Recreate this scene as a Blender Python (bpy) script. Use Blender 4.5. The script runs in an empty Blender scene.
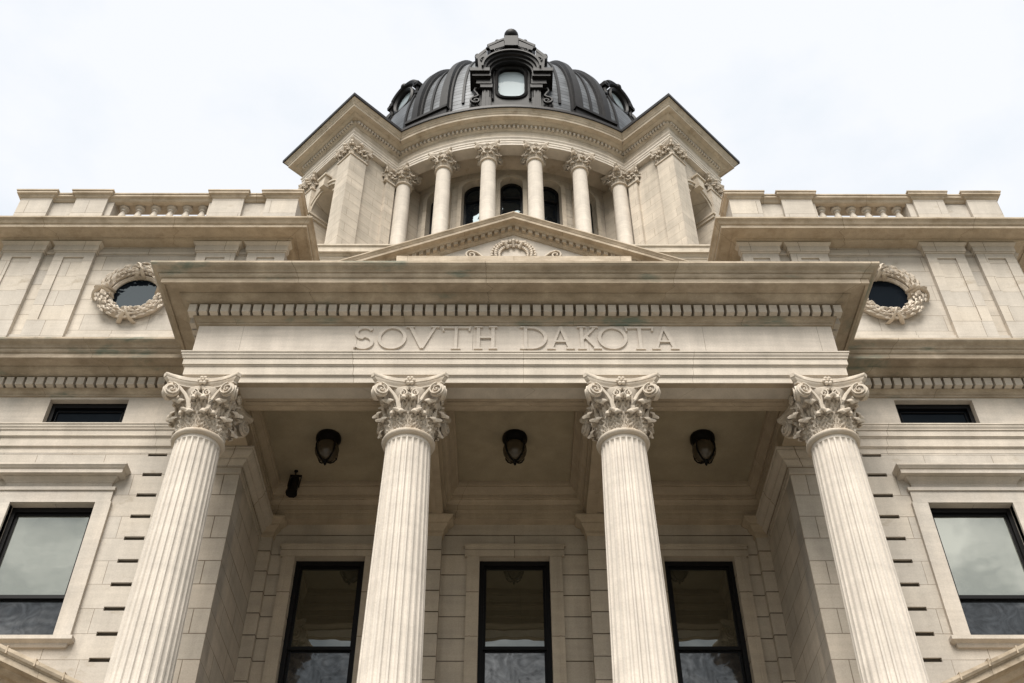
import bpy, bmesh, math, random
from math import sin, cos, pi, radians as R, sqrt, atan2, hypot
from mathutils import Vector, Matrix
random.seed(7)
EYE = 1.65                       # eye height; builders below use heights measured from the eye
scn = bpy.context.scene
col = scn.collection

# ------------------------------------------------------------------ camera
cd = bpy.data.cameras.new('camera'); cam = bpy.data.objects.new('camera', cd); col.objects.link(cam)
p, yaw, roll = R(43.6), R(.30), R(-.144)
cp, sp = cos(p), sin(p); cy, sy = cos(yaw), sin(yaw)
fwd = Vector((sy*cp, cy*cp, sp)); rt = Vector((cy, -sy, 0)); up = rt.cross(fwd)
r2 = cos(roll)*rt + sin(roll)*up; u2 = -sin(roll)*rt + cos(roll)*up
cam.matrix_world = Matrix(((r2.x, u2.x, -fwd.x, -.134), (r2.y, u2.y, -fwd.y, 0), (r2.z, u2.z, -fwd.z, EYE), (0, 0, 0, 1)))
cd.sensor_width = 36; cd.lens = 1080/1024*36; cd.clip_start = .1; cd.clip_end = 2000
scn.camera = cam

# ------------------------------------------------------------------ sky and sun
SUN_EL, SUN_AZ = R(54), R(-14)   # azimuth from straight behind the camera, towards the left
w = bpy.data.worlds.new('World'); scn.world = w; w.use_nodes = True
nt = w.node_tree; N = nt.nodes; L = nt.links; N.clear()
out = N.new('ShaderNodeOutputWorld')
sky = N.new('ShaderNodeTexSky'); sky.sky_type = 'NISHITA'; sky.sun_disc = False
sky.sun_elevation = SUN_EL; sky.sun_rotation = R(180) + SUN_AZ
b1 = N.new('ShaderNodeBackground'); b1.inputs['Strength'].default_value = .1
L.new(sky.outputs[0], b1.inputs['Color'])
tc = N.new('ShaderNodeTexCoord'); mp = N.new('ShaderNodeMapping'); mp.inputs['Scale'].default_value = (1, 1, 1.9)
L.new(tc.outputs['Generated'], mp.inputs['Vector'])
nz = N.new('ShaderNodeTexNoise'); nz.inputs['Scale'].default_value = 3.0; nz.inputs['Detail'].default_value = 7; nz.inputs['Roughness'].default_value = .55
L.new(mp.outputs[0], nz.inputs['Vector'])
cr = N.new('ShaderNodeValToRGB')
cr.color_ramp.elements[0].position = .36; cr.color_ramp.elements[0].color = (.80, .865, .925, 1)
cr.color_ramp.elements[1].position = .58; cr.color_ramp.elements[1].color = (.96, .975, 1.0, 1)
L.new(nz.outputs['Fac'], cr.inputs[0])
b2 = N.new('ShaderNodeBackground'); b2.inputs['Strength'].default_value = .565
c2 = N.new('ShaderNodeValToRGB')
c2.color_ramp.elements[0].position = .42; c2.color_ramp.elements[0].color = (.47, .50, .51, 1)
c2.color_ramp.elements[1].position = .60; c2.color_ramp.elements[1].color = (1.3, 1.3, 1.28, 1)
n2 = N.new('ShaderNodeTexNoise'); n2.inputs['Scale'].default_value = 5.5; n2.inputs['Detail'].default_value = 6; L.new(mp.outputs[0], n2.inputs['Vector']); L.new(n2.outputs['Fac'], c2.inputs[0])
sx = N.new('ShaderNodeSeparateXYZ'); L.new(tc.outputs['Generated'], sx.inputs[0])
mr = N.new('ShaderNodeMapRange'); mr.interpolation_type = 'SMOOTHSTEP'; mr.inputs[1].default_value = -.55; mr.inputs[2].default_value = .1; L.new(sx.outputs['Y'], mr.inputs[0])
mc = N.new('ShaderNodeMix'); mc.data_type = 'RGBA'; L.new(mr.outputs[0], mc.inputs[0]); L.new(c2.outputs[0], mc.inputs[6]); L.new(cr.outputs[0], mc.inputs[7])
L.new(mc.outputs[2], b2.inputs['Color'])
mx = N.new('ShaderNodeMixShader'); mx.inputs[0].default_value = .9
L.new(b1.outputs[0], mx.inputs[1]); L.new(b2.outputs[0], mx.inputs[2]); L.new(mx.outputs[0], out.inputs['Surface'])
sd = bpy.data.lights.new('sun', 'SUN'); so = bpy.data.objects.new('sun', sd); col.objects.link(so)
sd.energy = 3.1; sd.angle = R(36); sd.color = (1, .955, .885)
sdir = Vector((sin(SUN_AZ)*cos(SUN_EL), -cos(SUN_AZ)*cos(SUN_EL), sin(SUN_EL)))
so.rotation_euler = (-sdir).to_track_quat('-Z', 'Y').to_euler()
scn.view_settings.view_transform = 'Standard'; scn.view_settings.look = 'None'
scn.view_settings.exposure = .93; scn.view_settings.gamma = 1
scn.render.engine = 'CYCLES'

# ------------------------------------------------------------------ materials
def mat(name):
    m = bpy.data.materials.new(name); m.use_nodes = True
    return m, m.node_tree.nodes, m.node_tree.links, m.node_tree.nodes['Principled BSDF']
def rgb(c): return (c[0], c[1], c[2], 1)
def stone(name, base, alt=None, row=0, width=1.2, phase=0, mortar=.007, grain=1.0, dirt=0, dirt_col=(.16, .11, .06), green=0, joint=(.16, .12, .08), rough=.82, streak=.06, mort_depth=.5):
    m, N, L, bs = mat(name)
    uv = N.new('ShaderNodeTexCoord')
    def noise(scale, det, sc=(1, 1, 1), src='Object', rg=.55):
        mp = N.new('ShaderNodeMapping'); mp.inputs['Scale'].default_value = sc
        L.new(uv.outputs[src], mp.inputs['Vector'])
        n = N.new('ShaderNodeTexNoise'); n.inputs['Scale'].default_value = scale; n.inputs['Detail'].default_value = det; n.inputs['Roughness'].default_value = rg
        L.new(mp.outputs[0], n.inputs['Vector']); return n.outputs['Fac']
    def ramp(src, p0, p1, c0=0, c1=1):
        r = N.new('ShaderNodeMapRange'); r.inputs[1].default_value = p0; r.inputs[2].default_value = p1; r.inputs[3].default_value = c0; r.inputs[4].default_value = c1
        L.new(src, r.inputs[0]); return r.outputs[0]
    def mixc(fac, a, b, mode='MIX'):
        x = N.new('ShaderNodeMix'); x.data_type = 'RGBA'; x.blend_type = mode
        for s, v in ((x.inputs[0], fac), (x.inputs[6], a), (x.inputs[7], b)):
            if isinstance(v, bpy.types.NodeSocket): L.new(v, s)
            elif isinstance(v, (int, float)): s.default_value = v
            else: s.default_value = rgb(v)
        return x.outputs[2]
    hgt = None
    alt = alt or tuple(c*.88 for c in base)
    if row:
        mp = N.new('ShaderNodeMapping'); mp.inputs['Location'].default_value = (0, -phase, 0)
        L.new(uv.outputs['UV'], mp.inputs['Vector'])
        br = N.new('ShaderNodeTexBrick'); br.inputs['Scale'].default_value = 1
        br.inputs['Brick Width'].default_value = width; br.inputs['Row Height'].default_value = row
        br.inputs['Mortar Size'].default_value = mortar; br.inputs['Mortar Smooth'].default_value = .3; br.inputs['Bias'].default_value = -.15
        br.inputs['Color1'].default_value = rgb(base); br.inputs['Color2'].default_value = rgb(alt); br.inputs['Mortar'].default_value = rgb(joint)
        L.new(mp.outputs[0], br.inputs['Vector']); c = br.outputs['Color']; hgt = br.outputs['Fac']
        c = mixc(ramp(noise(.9, 2), .35, .65), c, mixc(.5, c, alt))
    else:
        c = mixc(ramp(noise(.8, 3), .35, .68), base, alt)
    big = noise(1.7, 6)
    c = mixc(1, c, ramp(big, .3, .7, .89, 1.08), 'MULTIPLY')
    if streak:
        st = noise(1.0, 5, (.5, .5, 9))
        c = mixc(1, c, ramp(st, .3, .72, 1-streak, 1+streak), 'MULTIPLY')
    rn = noise(1.0, 4, (3.2, 3.2, .22), rg=.6)
    c = mixc(1, c, ramp(rn, .32, .7, .89, 1.06), 'MULTIPLY')
    sp = noise(38, 3, rg=.7)
    c = mixc(1, c, ramp(sp, .28, .7, .9, 1.07), 'MULTIPLY')
    if dirt:
        d = noise(1.0, 6, (1.6, 1.6, 3.2), rg=.68)
        c = mixc(ramp(d, .62-.3*dirt, .75), c, mixc(.72, c, dirt_col))
    if green:
        g = noise(1.3, 5, (.55, .3, 2.4), rg=.62)
        c = mixc(ramp(g, .575, .69, 0, green), c, (.10, .145, .115))
    L.new(c, bs.inputs['Base Color']); bs.inputs['Roughness'].default_value = rough
    bs.inputs['Specular IOR Level'].default_value = .3
    bp = N.new('ShaderNodeBump'); bp.inputs['Strength'].default_value = .35*grain; bp.inputs['Distance'].default_value = .006
    L.new(noise(55, 5, rg=.7), bp.inputs['Height'])
    last = bp
    bq = N.new('ShaderNodeBump'); bq.inputs['Strength'].default_value = .3*grain; bq.inputs['Distance'].default_value = .02
    L.new(big, bq.inputs['Height']); L.new(bp.outputs[0], bq.inputs['Normal']); last = bq
    if hgt:
        bh = N.new('ShaderNodeBump'); bh.invert = True; bh.inputs['Strength'].default_value = mort_depth; bh.inputs['Distance'].default_value = .02
        L.new(hgt, bh.inputs['Height']); L.new(last.outputs[0], bh.inputs['Normal']); last = bh
    L.new(last.outputs[0], bs.inputs['Normal'])
    return m
LIME = (.53, .468, .392); LIMEG = (.43, .392, .345)
M = {}
M['wall'] = stone('limestone_blocks', LIME, LIMEG, .451, 1.25, .291, .005, dirt=.12, dirt_col=(.27, .22, .155))
M['wall_plain'] = stone('limestone_plain', (.55, .485, .41), LIMEG, streak=.09)
M['band'] = stone('limestone_bands', (.565, .50, .425), (.49, .435, .365), 5, 2.9, 2.2, .004, streak=.09)
M['anta'] = stone('limestone_anta', (.50, .43, .35), (.415, .37, .31), .451, 1.5, .291, .008, joint=(.18, .135, .09), mort_depth=.8)
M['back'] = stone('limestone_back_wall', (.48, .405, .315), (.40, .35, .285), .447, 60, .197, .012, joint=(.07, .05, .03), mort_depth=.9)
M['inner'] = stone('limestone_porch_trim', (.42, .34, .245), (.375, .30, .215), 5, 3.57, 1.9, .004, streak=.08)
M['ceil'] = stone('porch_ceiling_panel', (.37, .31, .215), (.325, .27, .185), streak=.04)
M['column'] = stone('column_limestone', (.61, .55, .48), (.55, .50, .44), streak=.05, grain=.7)
M['carved'] = stone('carved_limestone', (.60, .53, .445), (.50, .43, .35), grain=1.2, dirt=.35, dirt_col=(.30, .22, .14))
M['frieze'] = stone('frieze_limestone', (.60, .535, .465), (.55, .49, .425), 6, 2.05, 0.1, .004, streak=.11)
M['weather'] = stone('weathered_cornice_stone', (.48, .40, .31), (.40, .325, .235), 6, 3.0, 1, .005, dirt=.85, dirt_col=(.135, .10, .06), green=.75, streak=.1)
M['weather2'] = stone('weathered_attic_stone', (.49, .41, .315), (.42, .345, .255), 6, 2.4, 1.5, .005, dirt=.55, streak=.1)
M['attic'] = stone('attic_limestone', (.53, .468, .39), LIMEG, .46, 1.4, .1, .005, dirt=.15, dirt_col=(.27, .22, .155))
M['drum'] = stone('drum_limestone', (.55, .48, .395), (.46, .405, .335), .42, 1.15, .1, .007, joint=(.26, .20, .14), streak=.08)
M['drumcol'] = stone('drum_column_limestone', (.60, .54, .465), (.55, .495, .43), grain=.6)
M['drumtrim'] = stone('drum_trim_limestone', (.54, .47, .38), (.46, .39, .305), dirt=.25, streak=.08)
M['paving'] = stone('pale_paving', (.24, .225, .20), (.21, .20, .18), .8, .8, 0, .01)
M['jamb'] = stone('limestone_window_jambs', (.46, .385, .295), (.41, .35, .275), .92, 60, .35, .008, joint=(.09, .065, .04))

def simple(name, c, rough, metal=0, spec=.5, noise=0, nscale=12, bump=0):
    m, N, L, bs = mat(name)
    bs.inputs['Base Color'].default_value = rgb(c); bs.inputs['Roughness'].default_value = rough
    bs.inputs['Metallic'].default_value = metal; bs.inputs['Specular IOR Level'].default_value = spec
    if noise:
        uv = N.new('ShaderNodeTexCoord'); n = N.new('ShaderNodeTexNoise'); n.inputs['Scale'].default_value = nscale; n.inputs['Detail'].default_value = 6
        L.new(uv.outputs['Object'], n.inputs['Vector'])
        r = N.new('ShaderNodeMapRange'); r.inputs[1].default_value = .3; r.inputs[2].default_value = .7; r.inputs[3].default_value = 1-noise; r.inputs[4].default_value = 1+noise
        L.new(n.outputs['Fac'], r.inputs[0])
        x = N.new('ShaderNodeMix'); x.data_type = 'RGBA'; x.blend_type = 'MULTIPLY'; x.inputs[0].default_value = 1; x.inputs[6].default_value = rgb(c)
        L.new(r.outputs[0], x.inputs[7]); L.new(x.outputs[2], bs.inputs['Base Color'])
        if bump:
            b = N.new('ShaderNodeBump'); b.inputs['Strength'].default_value = bump; b.inputs['Distance'].default_value = .02
            L.new(n.outputs['Fac'], b.inputs['Height']); L.new(b.outputs[0], bs.inputs['Normal'])
    return m
M['slot'] = simple('painted_joint_shade', (.045, .034, .021), .9, noise=.3)  # dark colour painted in for the shade inside the wall slots
M['frame'] = simple('dark_window_frame', (.0045, .004, .004), .5, spec=.18)
M['iron'] = simple('black_iron', (.005, .0045, .004), .5, .2, .2)
M['rib'] = simple('dark_copper_rib', (.0095, .0085, .0085), .5, 0, .16, .4, 3, .2)
M['darktrim'] = simple('dark_metal_flashing', (.022, .019, .018), .5, .1, .25, .3, 4)
M['lampglass'] = simple('amber_lamp_glass', (.055, .042, .026), .25)
def dome_panel():
    m, N, L, bs = mat('seamed_dome_metal')
    uv = N.new('ShaderNodeTexCoord'); br = N.new('ShaderNodeTexBrick'); br.inputs['Scale'].default_value = 1
    br.inputs['Brick Width'].default_value = 90; br.inputs['Row Height'].default_value = .27; br.inputs['Mortar Size'].default_value = .02
    br.inputs['Color1'].default_value = (.12, .128, .138, 1); br.inputs['Color2'].default_value = (.08, .085, .092, 1); br.inputs['Mortar'].default_value = (.03, .031, .033, 1)
    L.new(uv.outputs['UV'], br.inputs['Vector'])
    n = N.new('ShaderNodeTexNoise'); n.inputs['Scale'].default_value = 1.2; n.inputs['Detail'].default_value = 6; L.new(uv.outputs['Object'], n.inputs['Vector'])
    r = N.new('ShaderNodeMapRange'); r.inputs[1].default_value = .3; r.inputs[2].default_value = .7; r.inputs[3].default_value = .6; r.inputs[4].default_value = 1.2; L.new(n.outputs['Fac'], r.inputs[0])
    x = N.new('ShaderNodeMix'); x.data_type = 'RGBA'; x.blend_type = 'MULTIPLY'; x.inputs[0].default_value = 1
    L.new(br.outputs['Color'], x.inputs[6]); L.new(r.outputs[0], x.inputs[7]); L.new(x.outputs[2], bs.inputs['Base Color'])
    bs.inputs['Metallic'].default_value = .25; bs.inputs['Roughness'].default_value = .5; bs.inputs['Specular IOR Level'].default_value = .3
    b = N.new('ShaderNodeBump'); b.invert = True; b.inputs['Strength'].default_value = .6; b.inputs['Distance'].default_value = .03
    L.new(br.outputs['Fac'], b.inputs['Height']); L.new(b.outputs[0], bs.inputs['Normal'])
    return m
M['dome'] = dome_panel()
def glass(name, tint, refl, body, rough=.0, wav=.004, wscale=1.1, pattern=0):
    m, N, L, bs = mat(name); N.remove(bs)
    o = N['Material Output']
    df = N.new('ShaderNodeBsdfDiffuse'); df.inputs['Color'].default_value = rgb(body)
    gl = N.new('ShaderNodeBsdfGlossy'); gl.inputs['Color'].default_value = rgb(tint); gl.inputs['Roughness'].default_value = rough
    uv = N.new('ShaderNodeTexCoord')
    n = N.new('ShaderNodeTexNoise'); n.inputs['Scale'].default_value = wscale; n.inputs['Detail'].default_value = 2; L.new(uv.outputs['Object'], n.inputs['Vector'])
    b = N.new('ShaderNodeBump'); b.inputs['Strength'].default_value = 1; b.inputs['Distance'].default_value = wav
    L.new(n.outputs['Fac'], b.inputs['Height']); L.new(b.outputs[0], gl.inputs['Normal'])
    mx = N.new('ShaderNodeMixShader'); mx.inputs[0].default_value = refl
    if pattern:
        wv = N.new('ShaderNodeTexNoise'); wv.inputs['Scale'].default_value = 2.6; wv.inputs['Distortion'].default_value = 3.5; wv.inputs['Detail'].default_value = 5
        L.new(uv.outputs['Object'], wv.inputs['Vector'])
        r = N.new('ShaderNodeMapRange'); r.inputs[3].default_value = refl*(1-pattern); r.inputs[4].default_value = refl*(1+pattern)
        r.inputs[1].default_value = .25; r.inputs[2].default_value = .75; L.new(wv.outputs['Fac'], r.inputs[0]); L.new(r.outputs[0], mx.inputs[0])
    L.new(df.outputs[0], mx.inputs[1]); L.new(gl.outputs[0], mx.inputs[2]); L.new(mx.outputs[0], o.inputs['Surface'])
    return m
M['glass_up'] = glass('coated_window_glass', (.95, 1, .97), .155, (.050, .043, .028))
M['glass_wing'] = glass('blind_backed_window_glass', (1, 1, .88), .34, (.15, .155, .135), 0, .006)
M['glass_low'] = glass('insect_screened_glass', (1, 1, .98), .10, (.018, .019, .021), .05, .006, 2, .6)
M['glass_dark'] = glass('dark_window_glass', (.8, .92, 1), .007, (.006, .008, .011))
M['glass_drum'] = glass('drum_window_glass', (.8, .95, 1), .05, (.006, .008, .011), 0, .05)
M['glass_bright'] = glass('pale_blind_backed_glass', (.95, 1, 1), .012, (.30, .345, .37))  # bright from its pale blind-like body colour, with almost no reflection

# ------------------------------------------------------------------ mesh helpers
class MB:
    def __init__(s): s.v = []; s.f = []; s.fuv = {}; s.slot2 = None
    def add(s, vs, fs, uvs=None):
        n = len(s.v); s.v += [tuple(q) for q in vs]
        for i, f in enumerate(fs):
            if uvs: s.fuv[len(s.f)] = uvs[i]
            s.f.append([a+n for a in f])
    def box(s, x0, x1, y0, y1, z0, z1, mtx=None):
        vs = [(x, y, z) for z in (z0, z1) for y in (y0, y1) for x in (x0, x1)]
        if mtx: vs = [tuple(mtx @ Vector(q)) for q in vs]
        s.add(vs, [(0, 2, 3, 1), (4, 5, 7, 6), (0, 1, 5, 4), (2, 6, 7, 3), (0, 4, 6, 2), (1, 3, 7, 5)])
    def prism(s, poly, fn, d0, d1):
        """2D outline poly -> solid between depths d0 and d1; fn(a, b, d) gives a point"""
        n = len(poly)
        vs = [fn(a, b, d0) for a, b in poly] + [fn(a, b, d1) for a, b in poly]
        s.add(vs, [tuple(range(n)), tuple(range(2*n-1, n-1, -1))] + [(i, (i+1) % n, n+(i+1) % n, n+i) for i in range(n)])
    def sweep(s, prof, path, closed=False, z=0):
        """closed profile ring of (outward, height) along a plan path; outward is to the right of travel"""
        n = len(path); k = len(prof); rings = []
        def nrm(a, b):
            dx, dy = b[0]-a[0], b[1]-a[1]; l = hypot(dx, dy); return (dy/l, -dx/l)
        for i, q in enumerate(path):
            if closed: n1 = nrm(path[i-1], q); n2 = nrm(q, path[(i+1) % n])
            else:
                n1 = nrm(path[i-1], q) if i else nrm(q, path[1]); n2 = nrm(q, path[i+1]) if i < n-1 else n1
            d = 1+n1[0]*n2[0]+n1[1]*n2[1]; m = ((n1[0]+n2[0])/d, (n1[1]+n2[1])/d)
            rings.append([(q[0]+o*m[0], q[1]+o*m[1], h+z) for o, h in prof])
        vs = [q for r in rings for q in r]; fs = []; uvs = []
        ln = [0]
        for i in range(1, n+1): ln.append(ln[-1]+hypot(path[i % n][0]-path[i-1][0], path[i % n][1]-path[i-1][1]))
        pl = [0]
        for j in range(1, k+1): pl.append(pl[-1]+hypot(prof[j % k][0]-prof[j-1][0], prof[j % k][1]-prof[j-1][1]))
        for i in range(n if closed else n-1):
            for j in range(k):
                a, b = i*k+j, i*k+(j+1) % k; c, d = ((i+1) % n)*k+(j+1) % k, ((i+1) % n)*k+j
                fs.append((a, b, c, d)); uvs.append(((ln[i], pl[j]), (ln[i], pl[j+1]), (ln[i+1], pl[j+1]), (ln[i+1], pl[j])))
        if not closed:
            fs.append(tuple(range(k))); uvs.append([(prof[j][0], prof[j][1]) for j in range(k)])
            fs.append(tuple(range(n*k-1, (n-1)*k-1, -1))); uvs.append([(prof[j][0], prof[j][1]) for j in range(k-1, -1, -1)])
        s.add(vs, fs, uvs)
    def dentils(s, path, o0, o1, z0, z1, pitch, wd, closed=False, trim=0):
        n = len(path)
        for i in range(n if closed else n-1):
            a, b = Vector(path[i]), Vector(path[(i+1) % n]); d = b-a; l = d.length
            if l < pitch*.6: continue
            d.normalize(); nr = Vector((d.y, -d.x))
            k = max(1, round((l+2*trim)/pitch)); st = (l+2*trim)/k
            for j in range(k):
                c = a + d*(st*(j+.5)-trim)
                q = [c-d*wd/2+nr*o0, c+d*wd/2+nr*o0, c+d*wd/2+nr*o1, c-d*wd/2+nr*o1]
                s.add([(t.x, t.y, z0) for t in q]+[(t.x, t.y, z1) for t in q], [(3, 2, 1, 0), (4, 5, 6, 7), (0, 1, 5, 4), (1, 2, 6, 5), (2, 3, 7, 6), (3, 0, 4, 7)])
    def lathe(s, prof, seg, c=(0, 0, 0), cap=True, a0=0):
        k = len(prof); vs = []
        for i in range(seg):
            a = a0+2*pi*i/seg
            vs += [(c[0]+r*cos(a), c[1]+r*sin(a), c[2]+h) for r, h in prof]
        fs = [(i*k+j, ((i+1) % seg)*k+j, ((i+1) % seg)*k+j+1, i*k+j+1) for i in range(seg) for j in range(k-1)]
        if cap:
            fs.append(tuple(i*k for i in range(seg))[::-1]); fs.append(tuple(i*k+k-1 for i in range(seg)))
        s.add(vs, fs)
    def tube(s, pts, rad, seg=6, flat=1.0, axis=None):
        pts = [Vector(q) for q in pts]; n = len(pts); vs = []
        for i, q in enumerate(pts):
            t = (pts[min(i+1, n-1)]-pts[max(i-1, 0)]).normalized()
            ref = Vector(axis) if axis is not None else (Vector((0, 0, 1)) if abs(t.z) < .9 else Vector((1, 0, 0)))
            a = t.cross(ref); a.normalize(); b = t.cross(a); r = rad[i] if isinstance(rad, (list, tuple)) else rad
            for j in range(seg):
                th = 2*pi*j/seg; vs.append(tuple(q+a*(r*cos(th))+b*(r*flat*sin(th))))
        fs = [(i*seg+j, i*seg+(j+1) % seg, (i+1)*seg+(j+1) % seg, (i+1)*seg+j) for i in range(n-1) for j in range(seg)]
        fs += [tuple(range(seg))[::-1], tuple(range((n-1)*seg, n*seg))]
        s.add(vs, fs)
    def ball(s, c, r, seg=10, sc=(1, 1, 1)):
        pr = [(max(1e-4, r*sin(pi*i/seg)), -r*cos(pi*i/seg)) for i in range(seg+1)]
        m = MB(); m.lathe(pr, seg+2)
        s.add([(c[0]+x*sc[0], c[1]+y*sc[1], c[2]+z*sc[2]) for x, y, z in m.v], m.f)
    def panel(s, outline, rect, d0, d1, fn, fd=None):
        """slab rect (a0,a1,b0,b1) at depth d0 with a star shaped hole; reveal runs in to d1. fn(a,b,d)"""
        a0, a1, b0, b1 = rect
        ca = sum(q[0] for q in outline)/len(outline); cb = sum(q[1] for q in outline)/len(outline)
        ang = [atan2(q[1]-cb, q[0]-ca) for q in outline]
        def hit(th):
            dx, dy = cos(th), sin(th); t = 1e9
            if dx > 1e-9: t = min(t, (a1-ca)/dx)
            if dx < -1e-9: t = min(t, (a0-ca)/dx)
            if dy > 1e-9: t = min(t, (b1-cb)/dy)
            if dy < -1e-9: t = min(t, (b0-cb)/dy)
            return (ca+dx*t, cb+dy*t)
        n = len(outline); o = [hit(t) for t in ang]
        corners = [(atan2(y-cb, x-ca), (x, y)) for x, y in ((a0, b0), (a1, b0), (a1, b1), (a0, b1))]
        vs = [fn(a, b, d0) for a, b in outline]+[fn(a, b, d0) for a, b in o]+[fn(a, b, d1) for a, b in outline]
        fs = []; uvs = []; uvp = list(outline)+o+[(a+.2, b+.1) for a, b in outline]
        for i in range(n):
            j = (i+1) % n; t0, t1 = ang[i], ang[j]
            f = [i, j, n+j]
            dlt = (t1-t0+pi) % (2*pi)-pi
            cs = []
            for t, q in corners:
                r = (t-t0+pi) % (2*pi)-pi
                if 1e-7 < abs(r) < abs(dlt)-1e-7 and r*dlt > 0: cs.append((abs(r), q))
            for r, q in sorted(cs, reverse=True):
                vs.append(fn(q[0], q[1], d0)); uvp.append(q); f.append(len(vs)-1)
            f.append(n+i); fs.append(tuple(f)); fs.append((i, 2*n+i, 2*n+j, j))
        uvs = [[uvp[k] for k in f] for f in fs]
        s.add(vs, fs, uvs)
    def wall(s, x0, x1, z0, z1, y0, y1, holes=()):
        """wall facing -Y between y0 (front) and y1 with rectangular holes"""
        xs = sorted({x0, x1, *[h[0] for h in holes], *[h[1] for h in holes]}); zs = sorted({z0, z1, *[h[2] for h in holes], *[h[3] for h in holes]})
        def hole(i, j):
            if i < 0 or j < 0 or i >= len(xs)-1 or j >= len(zs)-1: return True
            cx, cz = (xs[i]+xs[i+1])/2, (zs[j]+zs[j+1])/2
            return any(h[0] < cx < h[1] and h[2] < cz < h[3] for h in holes)
        for i in range(len(xs)-1):
            for j in range(len(zs)-1):
                if hole(i, j): continue
                a, b, c, d = xs[i], xs[i+1], zs[j], zs[j+1]
                s.add([(a, y0, c), (b, y0, c), (b, y0, d), (a, y0, d), (a, y1, c), (b, y1, c), (b, y1, d), (a, y1, d)], [(0, 1, 2, 3), (5, 4, 7, 6)])
                if hole(i-1, j): s.add([(a, y0, c), (a, y0, d), (a, y1, d), (a, y1, c)], [(0, 1, 2, 3)])
                if hole(i+1, j): s.add([(b, y0, c), (b, y1, c), (b, y1, d), (b, y0, d)], [(0, 1, 2, 3)])
                if hole(i, j-1): s.add([(a, y0, c), (a, y1, c), (b, y1, c), (b, y0, c)], [(0, 1, 2, 3)])
                if hole(i, j+1): s.add([(a, y0, d), (b, y0, d), (b, y1, d), (a, y1, d)], [(0, 1, 2, 3)])
    def xform(s, fn): s.v = [tuple(fn(*q)) for q in s.v]; return s
    def merge(s, o):
        n = len(s.v); k = len(s.f); s.v += o.v; s.f += [[a+n for a in f] for f in o.f]
        for i, u in o.fuv.items(): s.fuv[k+i] = u
LOC = {}
def tag(o, label=None, cat=None, group=None, kind=None):
    for k, v in (('label', label), ('category', cat), ('group', group), ('kind', kind)):
        if v: o[k] = v
    return o
def thing(name, loc, label, cat, group=None):
    o = bpy.data.objects.new(name, None); col.objects.link(o); o.location = loc; LOC[o.name] = Vector(loc)
    o.empty_display_size = .3
    return tag(o, label, cat, group)
def put(o, name, parent, at):
    o.name = name; LOC[o.name] = Vector(at)
    if parent: o.parent = parent; o.location = Vector(at)-LOC[parent.name]
    else: o.location = at
    return o
def build(mb, name, m, parent=None, smooth=38, eye=True, at=None, normals=True):
    me = bpy.data.meshes.new(name)
    dz = EYE if eye else 0
    xs, ys, zs = zip(*mb.v)
    o0 = Vector(at) if at is not None else Vector(((min(xs)+max(xs))/2, (min(ys)+max(ys))/2, min(zs)))
    me.from_pydata([(x-o0.x, y-o0.y, z-o0.z) for x, y, z in mb.v], [], mb.f)
    me.validate()
    ul = me.uv_layers.new(name='UVMap')
    okay = len(me.polygons) == len(mb.f)
    for pl in me.polygons:
        cu = mb.fuv.get(pl.index) if okay else None
        nx, ny, nzz = pl.normal
        for c, li in enumerate(pl.loop_indices):
            if cu and len(cu) == pl.loop_total: ul.data[li].uv = cu[c]; continue
            v = Vector(me.vertices[me.loops[li].vertex_index].co)+o0; v.z += dz
            if abs(nzz) > .75: ul.data[li].uv = (v.x, v.y)
            else:
                l = hypot(nx, ny) or 1; ul.data[li].uv = (v.x*(-ny/l)+v.y*(nx/l), v.z)
    if normals:
        bm = bmesh.new(); bm.from_mesh(me); bmesh.ops.recalc_face_normals(bm, faces=bm.faces[:]); bm.to_mesh(me); bm.free()
    if smooth:
        me.shade_smooth(); me.set_sharp_from_angle(angle=R(smooth))
    for q in (m if isinstance(m, (list, tuple)) else [m]): me.materials.append(q)
    if mb.slot2 is not None and okay:
        for pl in me.polygons: pl.material_index = 1 if pl.index >= mb.slot2 else 0
    o = bpy.data.objects.new(name, me); col.objects.link(o)
    put(o, name, parent, (o0.x, o0.y, o0.z+dz))
    return o
def again(src, parent, at, scale=None, rotz=None):
    o = src.copy(); col.objects.link(o); o.parent = None
    put(o, src.name.split('.')[0], parent, (at[0], at[1], at[2]+EYE))
    if scale: o.scale = scale
    if rotz is not None: o.rotation_euler = (0, 0, rotz)
    return o
def arc(cx, cz, r, a0, a1, n): return [(cx+r*cos(a0+(a1-a0)*i/n), cz+r*sin(a0+(a1-a0)*i/n)) for i in range(n+1)]

# ------------------------------------------------------------------ ground
mb = MB(); n = 48
mb.add([(600*cos(2*pi*i/n), 600*sin(2*pi*i/n), 0) for i in range(n)], [tuple(range(n))])
gm = simple('mown_grass', (.055, .06, .035), .9, 0, .2, .35, 3)
tag(build(mb, 'lawn', gm, smooth=0, eye=False), kind='structure')
mb = MB(); mb.box(-26, 26, -40, 13.1, -.1, .004)
tag(build(mb, 'plaza', M['paving'], smooth=0, eye=False), kind='structure')

# ------------------------------------------------------------------ the building
CAP = thing('capitol_building', (0, 15.8, 0), 'pale limestone capitol building with columned portico, carved state name and dark ribbed dome', 'building')
G = -EYE
def part(mb, name, m, parent=None, **k): return build(mb, name, m, parent or CAP, **k)

YW, XA, YC, XF = 15.8, 4.98, 13.83, 5.66        # wing face, anta edge, entablature face and half width
ZA, ZF0, ZF1, ZC = 12.2, 12.83, 13.55, 14.352
# --- base and steps
mb = MB(); mb.box(-6.6, 6.6, 13.2, 15.79, G, 2.85); part(mb, 'porch_base', M['wall_plain'])
mb = MB()
for i in range(26): mb.box(-6.6, 6.6, 5.4+i*.3, 13.19, G+.173*i, G+.173*(i+1)-(0 if i == 25 else .0))
part(mb, 'entrance_steps', M['paving'])
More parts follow.
